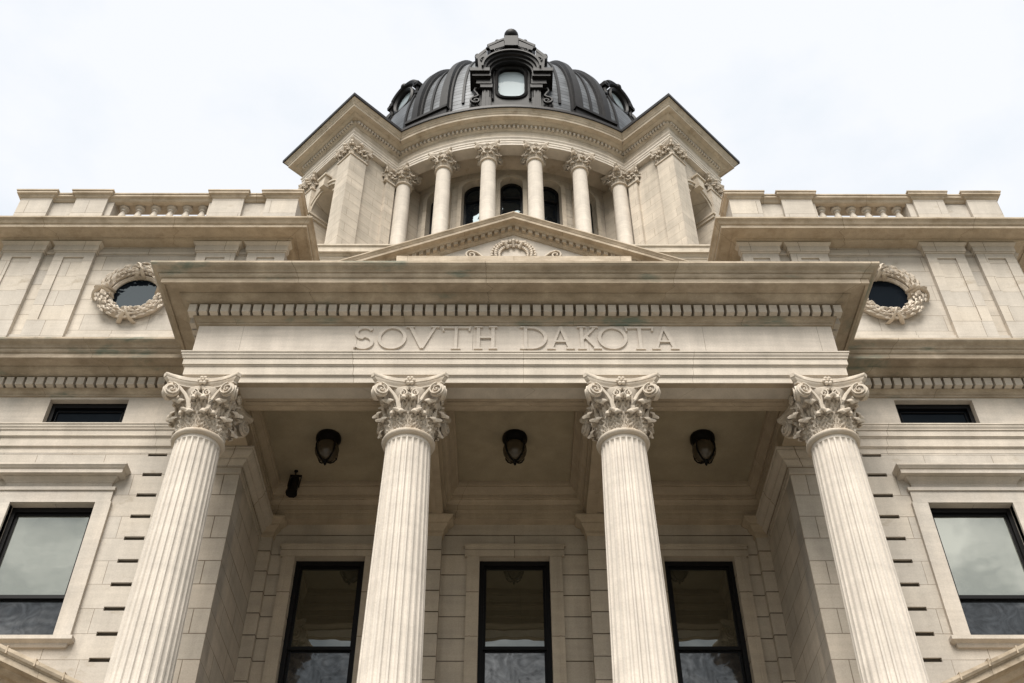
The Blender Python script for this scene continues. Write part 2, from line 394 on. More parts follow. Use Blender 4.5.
# --- wing walls (front), with window openings and joint slots
WHW = .75
WX = {-1: -8.15, 1: 8.04}
def wing(sg):
    WCX = abs(WX[sg]); mb = MB(); holes = [(-WCX-WHW, -WCX+WHW, 8.45, 11.08), (-WCX-WHW, -WCX+WHW, 3.6, 7.0)]
    for k in range(-1, 14):
        z = 11.72-k*.451
        holes.append((-6.73, -6.38, z-.038, z+.038))
    mb.wall(-24, -XA, G, ZA, YW, 16.2, holes)
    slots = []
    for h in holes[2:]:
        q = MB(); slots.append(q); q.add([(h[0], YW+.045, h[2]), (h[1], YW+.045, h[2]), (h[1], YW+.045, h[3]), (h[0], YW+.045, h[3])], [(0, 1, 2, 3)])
    mb.box(-24, -XA-.02, 16.2, 40, G, 14.3)
    # side of the porch
    mb.box(-6.2, -XA, YW+.0, YW+.0, 0, 0) if False else None
    if sg > 0: mb.xform(lambda x, y, z: (-x, y, z))
    w_ = part(mb, 'wing_wall', M['wall'], smooth=0)
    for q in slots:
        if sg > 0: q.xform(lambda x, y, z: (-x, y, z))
        build(q, 'joint_shade_backing', M['slot'], w_, smooth=0, normals=False)  # added dark sheet behind each slot; recess shade is in its colour
for sg in (-1, 1): wing(sg)
for sg in (-1, 1):
    mb = MB(); mb.box(sg*XA, sg*(XA+.3), YW+.006, 18.3, G+4, ZA); 
    if sg > 0: pass
    part(mb, 'porch_side_wall', M['anta'], smooth=0)
    mb = MB(); mb.box(*sorted((sg*(XA-.003), sg*6.25)), YW-.012, YW+.05, 2.85, 11.9); part(mb, 'anta', M['anta'], smooth=0)
    # anta cap: small stacked mouldings turning the corner
    prof = [(-.1, 11.72), (.025, 11.72), (.025, 11.76), (.01, 11.765), (.01, 11.86), (.035, 11.865), (.035, 11.90), (.06, 11.93), (.10, 11.975), (.10, 12.01), (.14, 12.02), (.19, 12.07), (.21, 12.11), (.21, 12.15), (.23, 12.155), (.23, 12.188), (-.1, 12.188)]
    pth = [(-6.0, YW-.012), (-XA+.003, YW-.012), (-XA+.003, 18.1)]
    mb = MB(); mb.sweep(prof, pth)
    if sg > 0: mb.xform(lambda x, y, z: (-x, y, z))
    part(mb, 'anta_cap', M['anta'], smooth=18)

# --- exterior entablature sweeping round wings and portico
pth = [(-24, YW), (-XF, YW), (-XF, YC), (XF, YC), (XF, YW), (24, YW)]
arch_prof = [(-.42, 12.2), (0, 12.2), (0, 12.325), (.015, 12.326), (.02, 12.345), (.04, 12.346), (.04, 12.53), (.055, 12.531), (.06, 12.555), (.08, 12.556), (.08, 12.685), (.10, 12.686), (.10, 12.705), (.12, 12.745), (.125, 12.747), (.125, 12.79), (.14, 12.793), (.14, 12.82), (-.42, 12.83)]
mb = MB(); mb.sweep(arch_prof, pth); part(mb, 'architrave', M['band'], smooth=20)
mb = MB()
for sg in (-1, 1):
    mb = MB(); a, b = sorted((sg*24, sg*XF)); mb.wall(a, b, ZF0-.005, ZF1+.01, YW, 16.2, [(WX[sg]-WHW, WX[sg]+WHW, ZF0, 13.50)]); part(mb, 'wing_frieze', M['wall_plain'], smooth=0)
mb = MB(); mb.sweep([(-.42, ZF0-.005), (0, ZF0-.005), (0, ZF1+.01), (-.42, ZF1+.01)], [(-XF, YW+.3), (-XF, YC), (XF, YC), (XF, YW+.3)])
FRZ = part(mb, 'frieze', M['frieze'], smooth=0)
cor = [(-.4, 13.552), (.03, 13.552), (.03, 13.60), (.045, 13.605), (.06, 13.64), (.10, 13.68), (.115, 13.685), (.115, 13.695), (.065, 13.696), (.065, 13.90), (.25, 13.905), (.25, 13.925), (.30, 13.945), (.35, 13.985), (.372, 14.015), (.372, 14.03), (.585, 14.03), (.59, 14.0), (.645, 14.0), (.645, 14.105), (.665, 14.112), (.69, 14.14), (.70, 14.165), (.70, 14.185), (.725, 14.19), (.735, 14.215), (.76, 14.24), (.80, 14.258), (.83, 14.28), (.84, 14.30), (.847, 14.305), (.847, 14.352), (-.4, 14.47)]
mb = MB(); mb.sweep(cor, pth); mb.slot2 = len(mb.f)
mb.dentils([(-24, YW), (-XF-.26, YW)], .06, .222, 13.697, 13.875, .194, .141)
mb.dentils([(XF+.26, YW), (24, YW)], .06, .222, 13.697, 13.875, .194, .141)
mb.dentils([(-XF, YC), (XF, YC)], .06, .222, 13.697, 13.875, .194, .141, trim=.22)
mb.dentils([(-XF, YW-.25), (-XF, YC+.06)], .06, .222, 13.697, 13.875, .194, .141)
mb.dentils([(XF, YC+.06), (XF, YW-.25)], .06, .222, 13.697, 13.875, .194, .141)
part(mb, 'cornice', [M['weather'], M['band']], smooth=28)
mb = MB(); mb.box(-XF, XF, YC+.3, 17.6, 13.6, 14.44); part(mb, 'porch_roof', M['weather2'], smooth=0)

# --- carved name: raised stone letters on the frieze
YL0, YL1 = YC+.01, YC-.036
def letter_shape(ch, w, h):
    """list of polygons in the box w x h"""
    t, s = .062, .045                     # stem width, thin stroke width
    sf = .028
    def bar(a, b, t): 
        d = Vector(b)-Vector(a); d.normalize(); q = Vector((-d.y, d.x))*t/2; a = Vector(a); b = Vector(b)
        return [tuple(a-q), tuple(b-q), tuple(b+q), tuple(a+q)]
    def serif(x, z, wd=.075): e = .004 if z < h/2 else 0; f = .004-e; return [(x-wd, z-sf/2-e), (x+wd, z-sf/2-e), (x+wd, z+sf/2+f), (x-wd, z+sf/2+f)]
    def ribbon(pts, wd):
        l, r = [], []
        for i, q in enumerate(pts):
            a, b = Vector(pts[max(i-1, 0)]), Vector(pts[min(i+1, len(pts)-1)]); d = (b-a).normalized(); m = Vector((-d.y, d.x))*wd[i]/2
            l.append(tuple(Vector(q)+m)); r.append(tuple(Vector(q)-m))
        return ('strip', l, r)
    if ch == 'O':
        n = 40; pts = [(w/2+(w/2-t/2)*cos(2*pi*i/n), h/2+(h/2-s/2)*sin(2*pi*i/n)) for i in range(n+1)]
        return [ribbon(pts, [s+(t-s)*abs(cos(2*pi*i/n)) for i in range(n+1)])]
    if ch == 'S':
        n = 36; pts = []
        r1, r2 = h*.235, h*.265
        for i in range(n+1):
            u = i/n
            if u < .5:
                a = R(25)+(R(270)-R(25))*u*2; pts.append((w/2+(w*.40)*cos(a), h-s/2-r1+r1*sin(a)))
            else:
                a = R(90)-(R(90)+R(155))*(u-.5)*2; pts.append((w/2+(w*.45)*cos(a), s/2+r2+(r2)*sin(a)))
        return [ribbon(pts, [.05+.018*sin(pi*i/n) for i in range(n+1)]), bar(pts[0], (pts[0][0]+.005, pts[0][1]+.07), .03), bar(pts[-1], (pts[-1][0]-.01, pts[-1][1]-.08), .03)]
    if ch == 'V': return [bar((.07, h), (w/2, .02), t), bar((w-.07, h), (w/2+.005, .02), s), serif(.07, h-sf/2), serif(w-.07, h-sf/2)]
    if ch == 'T': return [bar((w/2, 0), (w/2, h), t), bar((.02, h-s/2), (w-.02, h-s/2), s), serif(w/2, sf/2, .085), bar((.02, h), (.045, h-.11), .03), bar((w-.02, h), (w-.045, h-.11), .03)]
    if ch == 'H': return [bar((.10, 0), (.10, h), t), bar((w-.10, 0), (w-.10, h), t), bar((.10, h*.52), (w-.10, h*.52), s), serif(.10, sf/2), serif(.10, h-sf/2), serif(w-.10, sf/2), serif(w-.10, h-sf/2)]
    if ch == 'D':
        n = 24; cx = w*.42; pts = [(.08, s/2)]+[(cx+(w-cx-t/2)*cos(-pi/2+pi*i/n), h/2+(h/2-s/2)*sin(-pi/2+pi*i/n)) for i in range(n+1)]+[(.08, h-s/2)]
        return [bar((.11, 0), (.11, h), t), ribbon(pts, [s]+[s+(t-s)*sin(pi*i/n) for i in range(n+1)]+[s]), serif(.06, sf/2, .05), serif(.06, h-sf/2, .05)]
    if ch == 'A': return [bar((w/2-.005, h-.02), (.08, 0), s), bar((w/2, h), (w-.09, 0), t), bar((w*.26, h*.34), (w*.76, h*.34), .036), serif(.08, sf/2), serif(w-.09, sf/2)]
    if ch == 'K': return [bar((.10, 0), (.10, h), t), bar((.12, h*.44), (w-.10, h-.01), s), bar((w*.38, h*.56), (w-.07, .01), t), serif(.10, sf/2), serif(.10, h-sf/2), serif(w-.12, h-sf/2, .07), serif(w-.07, sf/2, .07)]
def letter(ch, px0, px1):
    x0 = -2.857+(px0/2.6947+320-354)*5.737/324; x1 = -2.857+(px1/2.6947+320-354)*5.737/324
    mb = MB(); h = .545; z0 = 12.962
    for i, pg in enumerate(letter_shape(ch, x1-x0, h)):
        y1 = YL1-.0018*i
        fn = lambda a, b, d: (x0+a, d, z0+b)
        if pg[0] == 'strip':
            l, r = pg[1], pg[2]
            for k in range(len(l)-1):
                q = [l[k], l[k+1], r[k+1], r[k]]
                n0 = len(mb.v)
            k = len(l); cl = ch == 'O'
            ring = []
            for side, y in ((l, y1), (r, y1), (r, YL0), (l, YL0)): ring.append([fn(a, b, y) for a, b in side])
            vs = [q for rr in zip(*ring) for q in rr]
            fs = [(i2*4+j, i2*4+(j+1) % 4, (i2+1)*4+(j+1) % 4, (i2+1)*4+j) for i2 in range(k-1) for j in range(4)]
            if not cl: fs += [(0, 1, 2, 3), ((k-1)*4+3, (k-1)*4+2, (k-1)*4+1, (k-1)*4)]
            mb.add(vs, fs)
        else: mb.prism(pg, fn, YL0, y1)
    build(mb, 'letter', M['frieze'], FRZ, smooth=30)
for ch, a, b in (('S', 92, 144), ('O', 155, 233), ('V', 231, 320), ('T', 325, 408), ('H', 411, 481), ('D', 537, 612), ('A', 610, 687), ('K', 690, 757), ('O', 748, 828), ('T', 821, 903), ('A', 891, 967)): letter(ch, a, b)

# --- columns
def shaft():
    mb = MB(); nf, rows = 24, []
    zb, zt = 2.95, 11.10
    def rad(z):
        u = max(0, (z-zb-.5)/(zt-zb-.5)); return .485-.113*(u**1.55)
    lv = [(zb, .62, 0), (zb+.16, .62, 0), (zb+.17, .60, 0), (zb+.2, .64, 0), (zb+.28, .64, 0), (zb+.31, .58, 0), (zb+.36, .53, 0), (zb+.41, .53, 0), (zb+.43, .57, 0), (zb+.50, .57, 0), (zb+.52, .51, 0), (zb+.60, None, 0), (zb+.66, None, .6), (zb+.75, None, 1)]
    lv += [(zb+.75+(zt-.16-zb-.75)*i/12, None, 1) for i in range(1, 13)]
    lv += [(zt-.13, None, .96), (zt-.10, None, .8), (zt-.08, None, .5), (zt-.07, None, .0), (zt-.03, None, 0), (zt, None, 0)]
    per = 8
    for z, r, d in lv:
        ring = []
        for i in range(nf):
            for j in range(per):
                a = 2*pi*(i+j/per)/nf
                rr = r or rad(z)
                if j >= 2: 
                    u = (j-1.5)/(per-1.5)*2-1 if False else ((j-2)/(per-2))*2-1
                    rr -= d*.036*sqrt(max(0, 1-min(1, abs(u))**2.2)) if True else 0
                ring.append((rr*cos(a), rr*sin(a), z))
        rows.append(ring)
    k = nf*per; vs = [q for r in rows for q in r]
    fs = [(i*k+j, i*k+(j+1) % k, (i+1)*k+(j+1) % k, (i+1)*k+j) for i in range(len(rows)-1) for j in range(k)]
    fs += [tuple(range(k))[::-1], tuple(range((len(rows)-1)*k, len(rows)*k))]
    mb.add(vs, fs)
    mb.box(-.66, .66, -.66, .66, zb-.1, zb)
    return mb
def leaf(mb, base, nrm, z0, hgt, wid, out_r, lean, nu=14, nv=26):
    """acanthus leaf: rises from base along the bell, curls outward at the top"""
    nrm = Vector(nrm).normalized(); tan = Vector((-nrm.y, nrm.x, 0)); base = Vector(base)
    prof = []
    cr = out_r
    for i in range(nv+1):
        v = i/nv
        if v < .62:
            u = v/.62; prof.append((lean*u**1.7, hgt*.88*u))
        else:
            a = (v-.62)/.38*R(200)
            prof.append((lean+cr*1.2*(1-cos(a)), hgt*.87+cr*1.0*sin(a)))
    vs = []
    for lay in (0, 1):
        for i in range(nv+1):
            v = i/nv; o, z = prof[i]
            lob = 1+(.16 if v < .66 else .05)*sin(v*2*pi*4.5)
            wv = wid*(.80+.28*sin(min(1, v/.75)*pi*.62))*lob
            if v > .88: wv *= sqrt(max(.05, 1-((v-.88)/.12)**2*.85))
            for j in range(nu+1):
                u = j/nu*2-1
                d = .022*cos(u*pi*2.5)*(.4+.6*v) - .05*u*u*(.3+v) + .02*(1-abs(u))
                d += .014*sin(v*2*pi*4.5+abs(u)*5)
                if v < .72 and sin(v*2*pi*5.2)*cos(u*pi*3.5) > .4: d -= .05
                if lay: d -= .022
                q = base+tan*(u*wv*.5)+nrm*(o+d)+Vector((0, 0, z0+z-(0.03*u*u if v > .6 else 0)))
                vs.append(tuple(q))
    n1 = (nv+1)*(nu+1); fs = []
    for i in range(nv):
        for j in range(nu):
            a, b, c, d = i*(nu+1)+j, i*(nu+1)+j+1, (i+1)*(nu+1)+j+1, (i+1)*(nu+1)+j
            fs.append((a, b, c, d)); fs.append((n1+d, n1+c, n1+b, n1+a))
    for i in range(nv):
        for j in (0, nu): 
            a, d = i*(nu+1)+j, (i+1)*(nu+1)+j; fs.append((a, d, n1+d, n1+a))
    for j in range(nu):
        for i in (0, nv):
            a, b = i*(nu+1)+j, i*(nu+1)+j+1; fs.append((a, b, n1+b, n1+a))
    mb.add(vs, fs)
def spiral(mb, c, ax, ay, r0, turns, rad, dirn=1, lead=(), seg=6):
    """flat spiral in plane (ax, ay) ending at centre c, with lead-in points"""
    pts = [Vector(q) for q in lead]; rr = [rad*(.75+.25*i/max(1, len(lead)-1)) for i in range(len(lead))]
    n = int(turns*14)
    for i in range(n+1):
        u = i/n; a = dirn*2*pi*turns*u; r = r0*(1-u)**.85+.01
        pts.append(Vector(c)+Vector(ax)*(r*cos(a))+Vector(ay)*(r*sin(a))); rr.append(rad*(1-.45*u))
    mb.tube(pts, rr, seg, 1.3, axis=tuple(Vector(ax).cross(Vector(ay))))
def abacus(mb, a, dep, z0, z1, z2):
    def plan(sc, dp):
        pts = []
        for k in range(4):
            th = k*pi/2; ca, sa = cos(th), sin(th)
            for i in range(13):
                u = i/12*2-1; x = u*(a-.055)*sc; y = -(a*sc-dp*(1-u*u))
                pts.append((x*ca-y*sa, x*sa+y*ca))
        return pts
    lv = [(z0, .90, dep), (z1, .90, dep), (z1+.015, .93, dep), (z1+.05, .97, dep), (z1+.06, .97, dep), (z1+.065, .99, dep), (z2-.005, 1.0, dep), (z2, .99, dep)]
    rows = [[(x, y, z) for x, y in plan(s, d)] for z, s, d in lv]; k = len(rows[0])
    vs = [q for r in rows for q in r]
    fs = [(i*k+j, i*k+(j+1) % k, (i+1)*k+(j+1) % k, (i+1)*k+j) for i in range(len(rows)-1) for j in range(k)]
    fs += [tuple(range(k))[::-1], tuple(range((len(rows)-1)*k, len(rows)*k))]
    mb.add(vs, fs)
def capital():
    """round Corinthian capital, local z 0 at the underside of the astragal, 1.12 high"""
    mb = MB(); h = 1.10
    mb.lathe([(.375, 0), (.40, .0), (.435, .02), (.445, .05), (.435, .08), (.40, .095), (.375, .10), (.362, .13), (.365, .4), (.385, .62), (.44, .80), (.49, .90), (.49, .93), (.46, .95)], 48)
    for k in range(8):
        a = 2*pi*k/8+pi/8; n = (cos(a), sin(a), 0); leaf(mb, (.372*n[0], .372*n[1], 0), n, .10, .33, .262, .056, .05)
    for k in range(8):
        a = 2*pi*k/8; n = (cos(a), sin(a), 0); leaf(mb, (.366*n[0], .366*n[1], 0), n, .12, .60, .25, .062, .09)
    abacus(mb, .655, .17, .93, .965, h)
    for k in range(4):
        th = k*pi/2; Rm = Matrix.Rotation(th, 3, 'Z')
        for sg in (-1, 1):
            tn = (Rm @ Vector((sg*.955, -.30, 0))).normalized(); upv = Vector((0, 0, 1))
            nn = tn.cross(upv); nn = nn if nn.dot(Rm @ Vector((0, -1, 0))) > 0 else -nn
            c = Rm @ Vector((sg*.465, -.575, .785))
            k_ = 18; vs = []
            for dd in (-.05, .0):
                vs += [tuple(c+upv*(.13*cos(2*pi*i/k_))+tn*(.13*sin(2*pi*i/k_))+nn*dd) for i in range(k_)]
            mb.add(vs, [tuple(range(k_)), tuple(range(k_, 2*k_))[::-1]]+[(i, (i+1) % k_, k_+(i+1) % k_, k_+i) for i in range(k_)])
            spiral(mb, c+nn*.02, upv, -tn, .118, 1.7, .017, 1, [], 6); mb.ball(c+nn*.015, .024, 6)
            lead = [Rm @ Vector(q) for q in ((sg*.15, -.40, .47), (sg*.165, -.415, .56), (sg*.20, -.44, .66), (sg*.26, -.47, .76), (sg*.35, -.53, .845), (sg*.43, -.575, .895))]
            mb.tube(lead, [.03, .03, .026, .024, .022, .020], 6, 1.5)
            # helix towards the middle
            c = Rm @ Vector((sg*.105, -.475, .79)); tn2 = Rm @ Vector((-sg, 0, 0))
            lead = [Rm @ Vector(q) for q in ((sg*.15, -.40, .50), (sg*.155, -.425, .62), (sg*.16, -.455, .73))]
            spiral(mb, c, upv*1.0, tn2, .065, 1.5, .020, 1, lead)
            q = Rm @ Vector((sg*.15, -.40, .50)); mb.ball(q, .045, 6, (1, 1, .8))
        # rosette and its stem leaf
        c = Rm @ Vector((0, -.50, 1.03))
        for i in range(6):
            a = 2*pi*i/6; q = c+Rm @ Vector((.058*cos(a), -.015, .058*sin(a))); mb.ball(q, .036, 6)
        mb.ball(c+Rm @ Vector((0, -.03, 0)), .03, 6)
        n = Rm @ Vector((0, -1, 0)); leaf(mb, Rm @ Vector((0, -.43, 0)), n, .70, .17, .13, .03, .03, 6, 10)
    return mb
sh0 = cap0 = None
for i, x in enumerate((-5.283, -1.787, 1.787, 5.283)):
    if i == 0:
        mb = shaft(); mb.xform(lambda a, b, c: (a+x, b+14.2, c)); sh0 = part(mb, 'column', M['column'], smooth=30, at=(x, 14.2, 2.85))
        cm = capital(); CAPM = [tuple(q) for q in cm.v]
        cm.xform(lambda a, b, c: (a+x, b+14.2, c+11.09)); cap0 = build(cm, 'capital', M['carved'], sh0, smooth=50, at=(x, 14.2, 11.09))
    else:
        s = again(sh0, CAP, (x, 14.2, 2.85)); again(cap0, s, (x, 14.2, 11.09))

# --- porch ceiling and its beams
mb = MB(); mb.box(-XF+.3, XF-.3, 14.3, 18.3, 12.925, 13.0)
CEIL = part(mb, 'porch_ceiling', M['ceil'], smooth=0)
ceil_prof = [(-.22, 12.206), (0, 12.206), (0, 12.35), (.015, 12.352), (.02, 12.375), (.045, 12.377), (.045, 12.51), (.065, 12.515), (.10, 12.56), (.13, 12.575), (.13, 12.60), (.155, 12.602), (.155, 12.68), (.175, 12.685), (.20, 12.73), (.24, 12.78), (.255, 12.80), (.255, 12.825), (.28, 12.828), (.29, 12.86), (.29, 12.93), (-.22, 12.93)]
def ring_path(x0, x1, y0, y1): return [(x0, y0), (x0, y1), (x1, y1), (x1, y0)]      # travel so that outward points into the bay
bays = [(-XA, -2.17), (-1.41, 1.41), (2.17, XA)]
for x0, x1 in bays:
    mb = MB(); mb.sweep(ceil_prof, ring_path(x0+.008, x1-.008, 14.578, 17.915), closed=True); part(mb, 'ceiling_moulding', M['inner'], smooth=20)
def soffit(x0, x1, y0, y1, bd):
    """beam underside with a sunk panel"""
    mb = MB()
    mb.box(x0, x1, y0, y1, 12.232, 12.3)
    mb.box(x0, x0+bd, y0, y1, 12.193, 12.236); mb.box(x1-bd, x1, y0, y1, 12.193, 12.236); mb.box(x0+bd, x1-bd, y0, y0+bd, 12.193, 12.236); mb.box(x0+bd, x1-bd, y1-bd, y1, 12.193, 12.236)
    x0, x1, y0, y1 = x0+bd, x1-bd, y0+bd, y1-bd; b = .05
    mb.box(x0, x0+b, y0, y1, 12.208, 12.2365); mb.box(x1-b, x1, y0, y1, 12.208, 12.2365); mb.box(x0+b, x1-b, y0, y0+b, 12.208, 12.2365); mb.box(x0+b, x1-b, y1-b, y1, 12.208, 12.2365)
    return mb
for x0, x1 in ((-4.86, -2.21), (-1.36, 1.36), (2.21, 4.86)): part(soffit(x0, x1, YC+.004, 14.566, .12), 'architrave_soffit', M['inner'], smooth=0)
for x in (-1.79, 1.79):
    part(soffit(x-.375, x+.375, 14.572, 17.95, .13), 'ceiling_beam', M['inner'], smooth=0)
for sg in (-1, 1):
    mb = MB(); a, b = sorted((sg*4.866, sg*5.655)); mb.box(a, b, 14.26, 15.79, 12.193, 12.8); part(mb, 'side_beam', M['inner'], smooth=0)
# --- back wall
bw = [(-4.26, -2.90, 6.2, 11.44), (-.68, .68, 6.2, 11.44), (2.90, 4.26, 6.2, 11.44)]
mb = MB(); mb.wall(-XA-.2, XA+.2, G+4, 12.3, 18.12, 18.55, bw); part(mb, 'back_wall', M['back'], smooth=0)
for x in (-1.79, 1.79):
    mb = MB(); mb.box(x-.37, x+.37, 17.93, 18.116, 2.85, 11.84)
    q = part(mb, 'pilaster', M['back'], smooth=0)
    prof = [(-.1, 11.82), (.012, 11.82), (.03, 11.86), (.03, 11.93), (.05, 11.95), (.11, 12.04), (.11, 12.08), (.20, 12.14), (.22, 12.17), (.22, 12.198), (-.1, 12.198)]
    mb = MB(); mb.sweep(prof, [(x-.37, 18.1), (x-.37, 17.93), (x+.37, 17.93), (x+.37, 18.1)]); build(mb, 'pilaster_cap', M['inner'], q, smooth=20)
for sg in (-1, 1):
    mb = MB(); a, b = sorted((sg*4.74, sg*(XA-.004))); mb.box(a, b, 17.98, 18.116, 2.85, 11.84); q = part(mb, 'corner_pilaster', M['back'], smooth=0)
    mb = MB(); mb.sweep(prof, [(a, 18.1), (a, 17.98), (b, 17.98), (b, 18.1)]); build(mb, 'pilaster_cap', M['inner'], q, smooth=20)

# --- windows
def window(cx, hw, z0, z1, y, split, gu, gl, fw=.09):
    """dark sash window set back from y; returns the part"""
    mb = MB(); f = fw
    for (a, b, c, d) in ((-hw, -hw+f, z0, z1), (hw-f, hw, z0, z1), (-hw+f, hw-f, z1-f*1.2, z1), (-hw+f, hw-f, z0, z0+f)): mb.box(cx+a, cx+b, y, y+.14, c, d)
    g = .045; i0, i1 = -hw+f, hw-f
    for (a, b, c, d, yy) in ((i0, i0+g, split, z1-f*1.2, .05), (i1-g, i1, split, z1-f*1.2, .05), (i0+g, i1-g, z1-f*1.2-g, z1-f*1.2, .05), (i0, i1, split-.03, split+.035, .045), (i0, i0+g, z0+f, split-.03, .09), (i1-g, i1, z0+f, split-.03, .09)):
        mb.box(cx+a, cx+b, y+yy, y+yy+.04, c, d)
    o = part(mb, 'window', M['frame'], smooth=0)
    for (c, d, yy, m, nm) in ((split+.0, z1-f, .075, gu, 'upper_pane'), (z0+.04, split, .115, gl, 'lower_pane')):
        p = MB(); p.add([(cx+i0-.02, y+yy, c), (cx+i1+.02, y+yy, c), (cx+i1+.02, y+yy, d), (cx+i0-.02, y+yy, d)], [(0, 1, 2, 3)])
        build(p, nm, m, o, smooth=0, normals=False)
    return o
for cx in (-3.58, 0, 3.58):
    o = window(cx, .68, 6.2, 11.44, 18.24, 9.62, M['glass_up'], M['glass_low'])
    mb = MB(); a = .68; t = .24
    mb.sweep([(0, 18.05), (.08, 18.05), (.085, 18.07), (.16, 18.075), (.165, 18.06), (t-.01, 18.06), (t, 18.07), (t, 18.13), (0, 18.13)], [(0, 0), (1, 0)]) if False else None
    # architrave: two jambs and a head with a slight step
    mb.box(cx-a-t, cx-a-.002, 18.06, 18.13, 6.2, 11.44); mb.box(cx+a+.002, cx+a+t, 18.06, 18.13, 6.2, 11.44)
    mb.box(cx-a-t-.045, cx+a+t+.045, 18.045, 18.13, 11.442, 11.70); mb.box(cx-a-t-.07, cx+a+t+.07, 18.03, 18.13, 11.66, 11.712)
    mb.box(cx-a-t+.06, cx-a-t+.10, 18.05, 18.07, 6.2, 11.438); mb.box(cx+a+t-.10, cx+a+t-.06, 18.05, 18.07, 6.2, 11.438)
    build(mb, 'window_surround', M['jamb'], o, smooth=0)
def rake_hood(cx, hw, z0, slope, yf, prof):
    """gable hood: closed sweep of (drop, forward) profile up and down the slope"""
    mb = MB()
    pts = [(-hw, 0), (0, hw*slope), (hw, 0)]
    c = 1/sqrt(1+slope*slope)
    rings = []
    for i, (x, z) in enumerate(pts):
        rings.append([(cx+x, yf-o, z0+z-d/c) for d, o in prof])
    k = len(prof); vs = [q for r in rings for q in r]
    fs = [(i*k+j, i*k+(j+1) % k, (i+1)*k+(j+1) % k, (i+1)*k+j) for i in range(2) for j in range(k)]
    fs += [tuple(range(k))[::-1], tuple(range(2*k, 3*k))]
    mb.add(vs, fs); return mb
for sg in (-1, 1):
    cx = WX[sg]
    o = window(cx, WHW, 8.45, 11.08, YW+.12, 9.33, M['glass_wing'], M['glass_low'], .075)
    mb = MB(); t = .26
    mb.box(cx-WHW-t, cx-WHW, YW-.05, YW+.1, 8.47, 11.085); mb.box(cx+WHW, cx+WHW+t, YW-.05, YW+.1, 8.47, 11.085); mb.box(cx-WHW-t, cx+WHW+t, YW-.05, YW+.1, 11.087, 11.34)
    mb.box(cx-WHW-t-.03, cx-WHW-t+.05, YW-.075, YW+.1, 8.47, 11.083); mb.box(cx+WHW+t-.05, cx+WHW+t+.03, YW-.075, YW+.1, 8.47, 11.083); mb.box(cx-WHW-t-.03, cx+WHW+t+.03, YW-.078, YW+.1, 11.33, 11.40)
    build(mb, 'window_surround', M['wall_plain'], o, smooth=0)
    mb = MB(); e = WHW+t-.08
    prof = [(-.05, 11.402), (.02, 11.402), (.02, 11.50), (.04, 11.51), (.04, 11.53), (.08, 11.56), (.11, 11.585), (.11, 11.60), (.21, 11.60), (.215, 11.595), (.215, 11.68), (.235, 11.685), (.26, 11.72), (.275, 11.735), (.275, 11.77), (-.05, 11.80)]
    mb.sweep(prof, [(cx-e, YW+.1), (cx-e, YW-.02), (cx+e, YW-.02), (cx+e, YW+.1)]); build(mb, 'window_hood', M['wall_plain'], o, smooth=20)
    mb = MB(); prof = [(-.05, 8.30), (.03, 8.30), (.05, 8.335), (.05, 8.36), (.10, 8.385), (.13, 8.40), (.13, 8.465), (-.05, 8.467)]
    mb.sweep(prof, [(cx-e-.05, YW+.05), (cx-e-.05, YW-.02), (cx+e+.05, YW-.02), (cx+e+.05, YW+.05)]); build(mb, 'window_sill', M['wall_plain'], o, smooth=20)
    # small window in the frieze
    mb = MB(); z0, z1 = ZF0+.02, 13.50; y = YW+.13
    for a, b, c, d in ((-WHW, -WHW+.08, z0, z1), (WHW-.08, WHW, z0, z1), (-WHW+.08, WHW-.08, z1-.10, z1), (-WHW+.08, WHW-.08, z0, z0+.05)): mb.box(cx+a, cx+b, y, y+.1, c, d)
    for a, b, c, d in ((-WHW+.12, -WHW+.135, z0, z1-.16), (WHW-.135, WHW-.12, z0, z1-.16), (-WHW+.12, WHW-.12, z1-.175, z1-.16)): mb.box(cx+a, cx+b, y+.045, y+.08, c, d)
    q = part(mb, 'frieze_window', M['frame'], smooth=0)
    mb = MB(); mb.add([(cx-WHW, y+.075, z0), (cx+WHW, y+.075, z0), (cx+WHW, y+.075, z1), (cx-WHW, y+.075, z1)], [(0, 1, 2, 3)]); build(mb, 'pane', M['glass_dark'], q, smooth=0, normals=False)
    # lower window: only its gabled hood rises into view
    o = window(cx, WHW, 3.6, 7.0, YW+.12, 4.9, M['glass_wing'], M['glass_low'], .075)
    mb = rake_hood(cx, 1.76, 7.40, .44, YW, [(0, -.05), (-.0, .62), (.05, .62), (.085, .60), (.10, .57), (.11, .57), (.11, .55), (.20, .55), (.205, .30), (.24, .28), (.29, .22), (.30, .10), (.36, .08), (.40, .05), (.40, -.05)])
    mb.merge((lambda m: (m.box(cx-1.72, cx+1.72, YW-.5, YW+.05, 7.0, 7.12), m.box(cx-1.5, cx+1.5, YW-.25, YW+.05, 6.85, 7.0), m)[2])(MB()))
    for u in (.22, .5, .78):                       # standing seams on the hood's metal capping
        for s2 in (-1, 1):
            x = cx+s2*1.76*u; z = 7.40+.44*1.76*(1-u); mb.box(x-.012, x+.012, YW-.63, YW, z-.10, z+.025)
    build(mb, 'window_hood', M['weather2'], o, smooth=20)

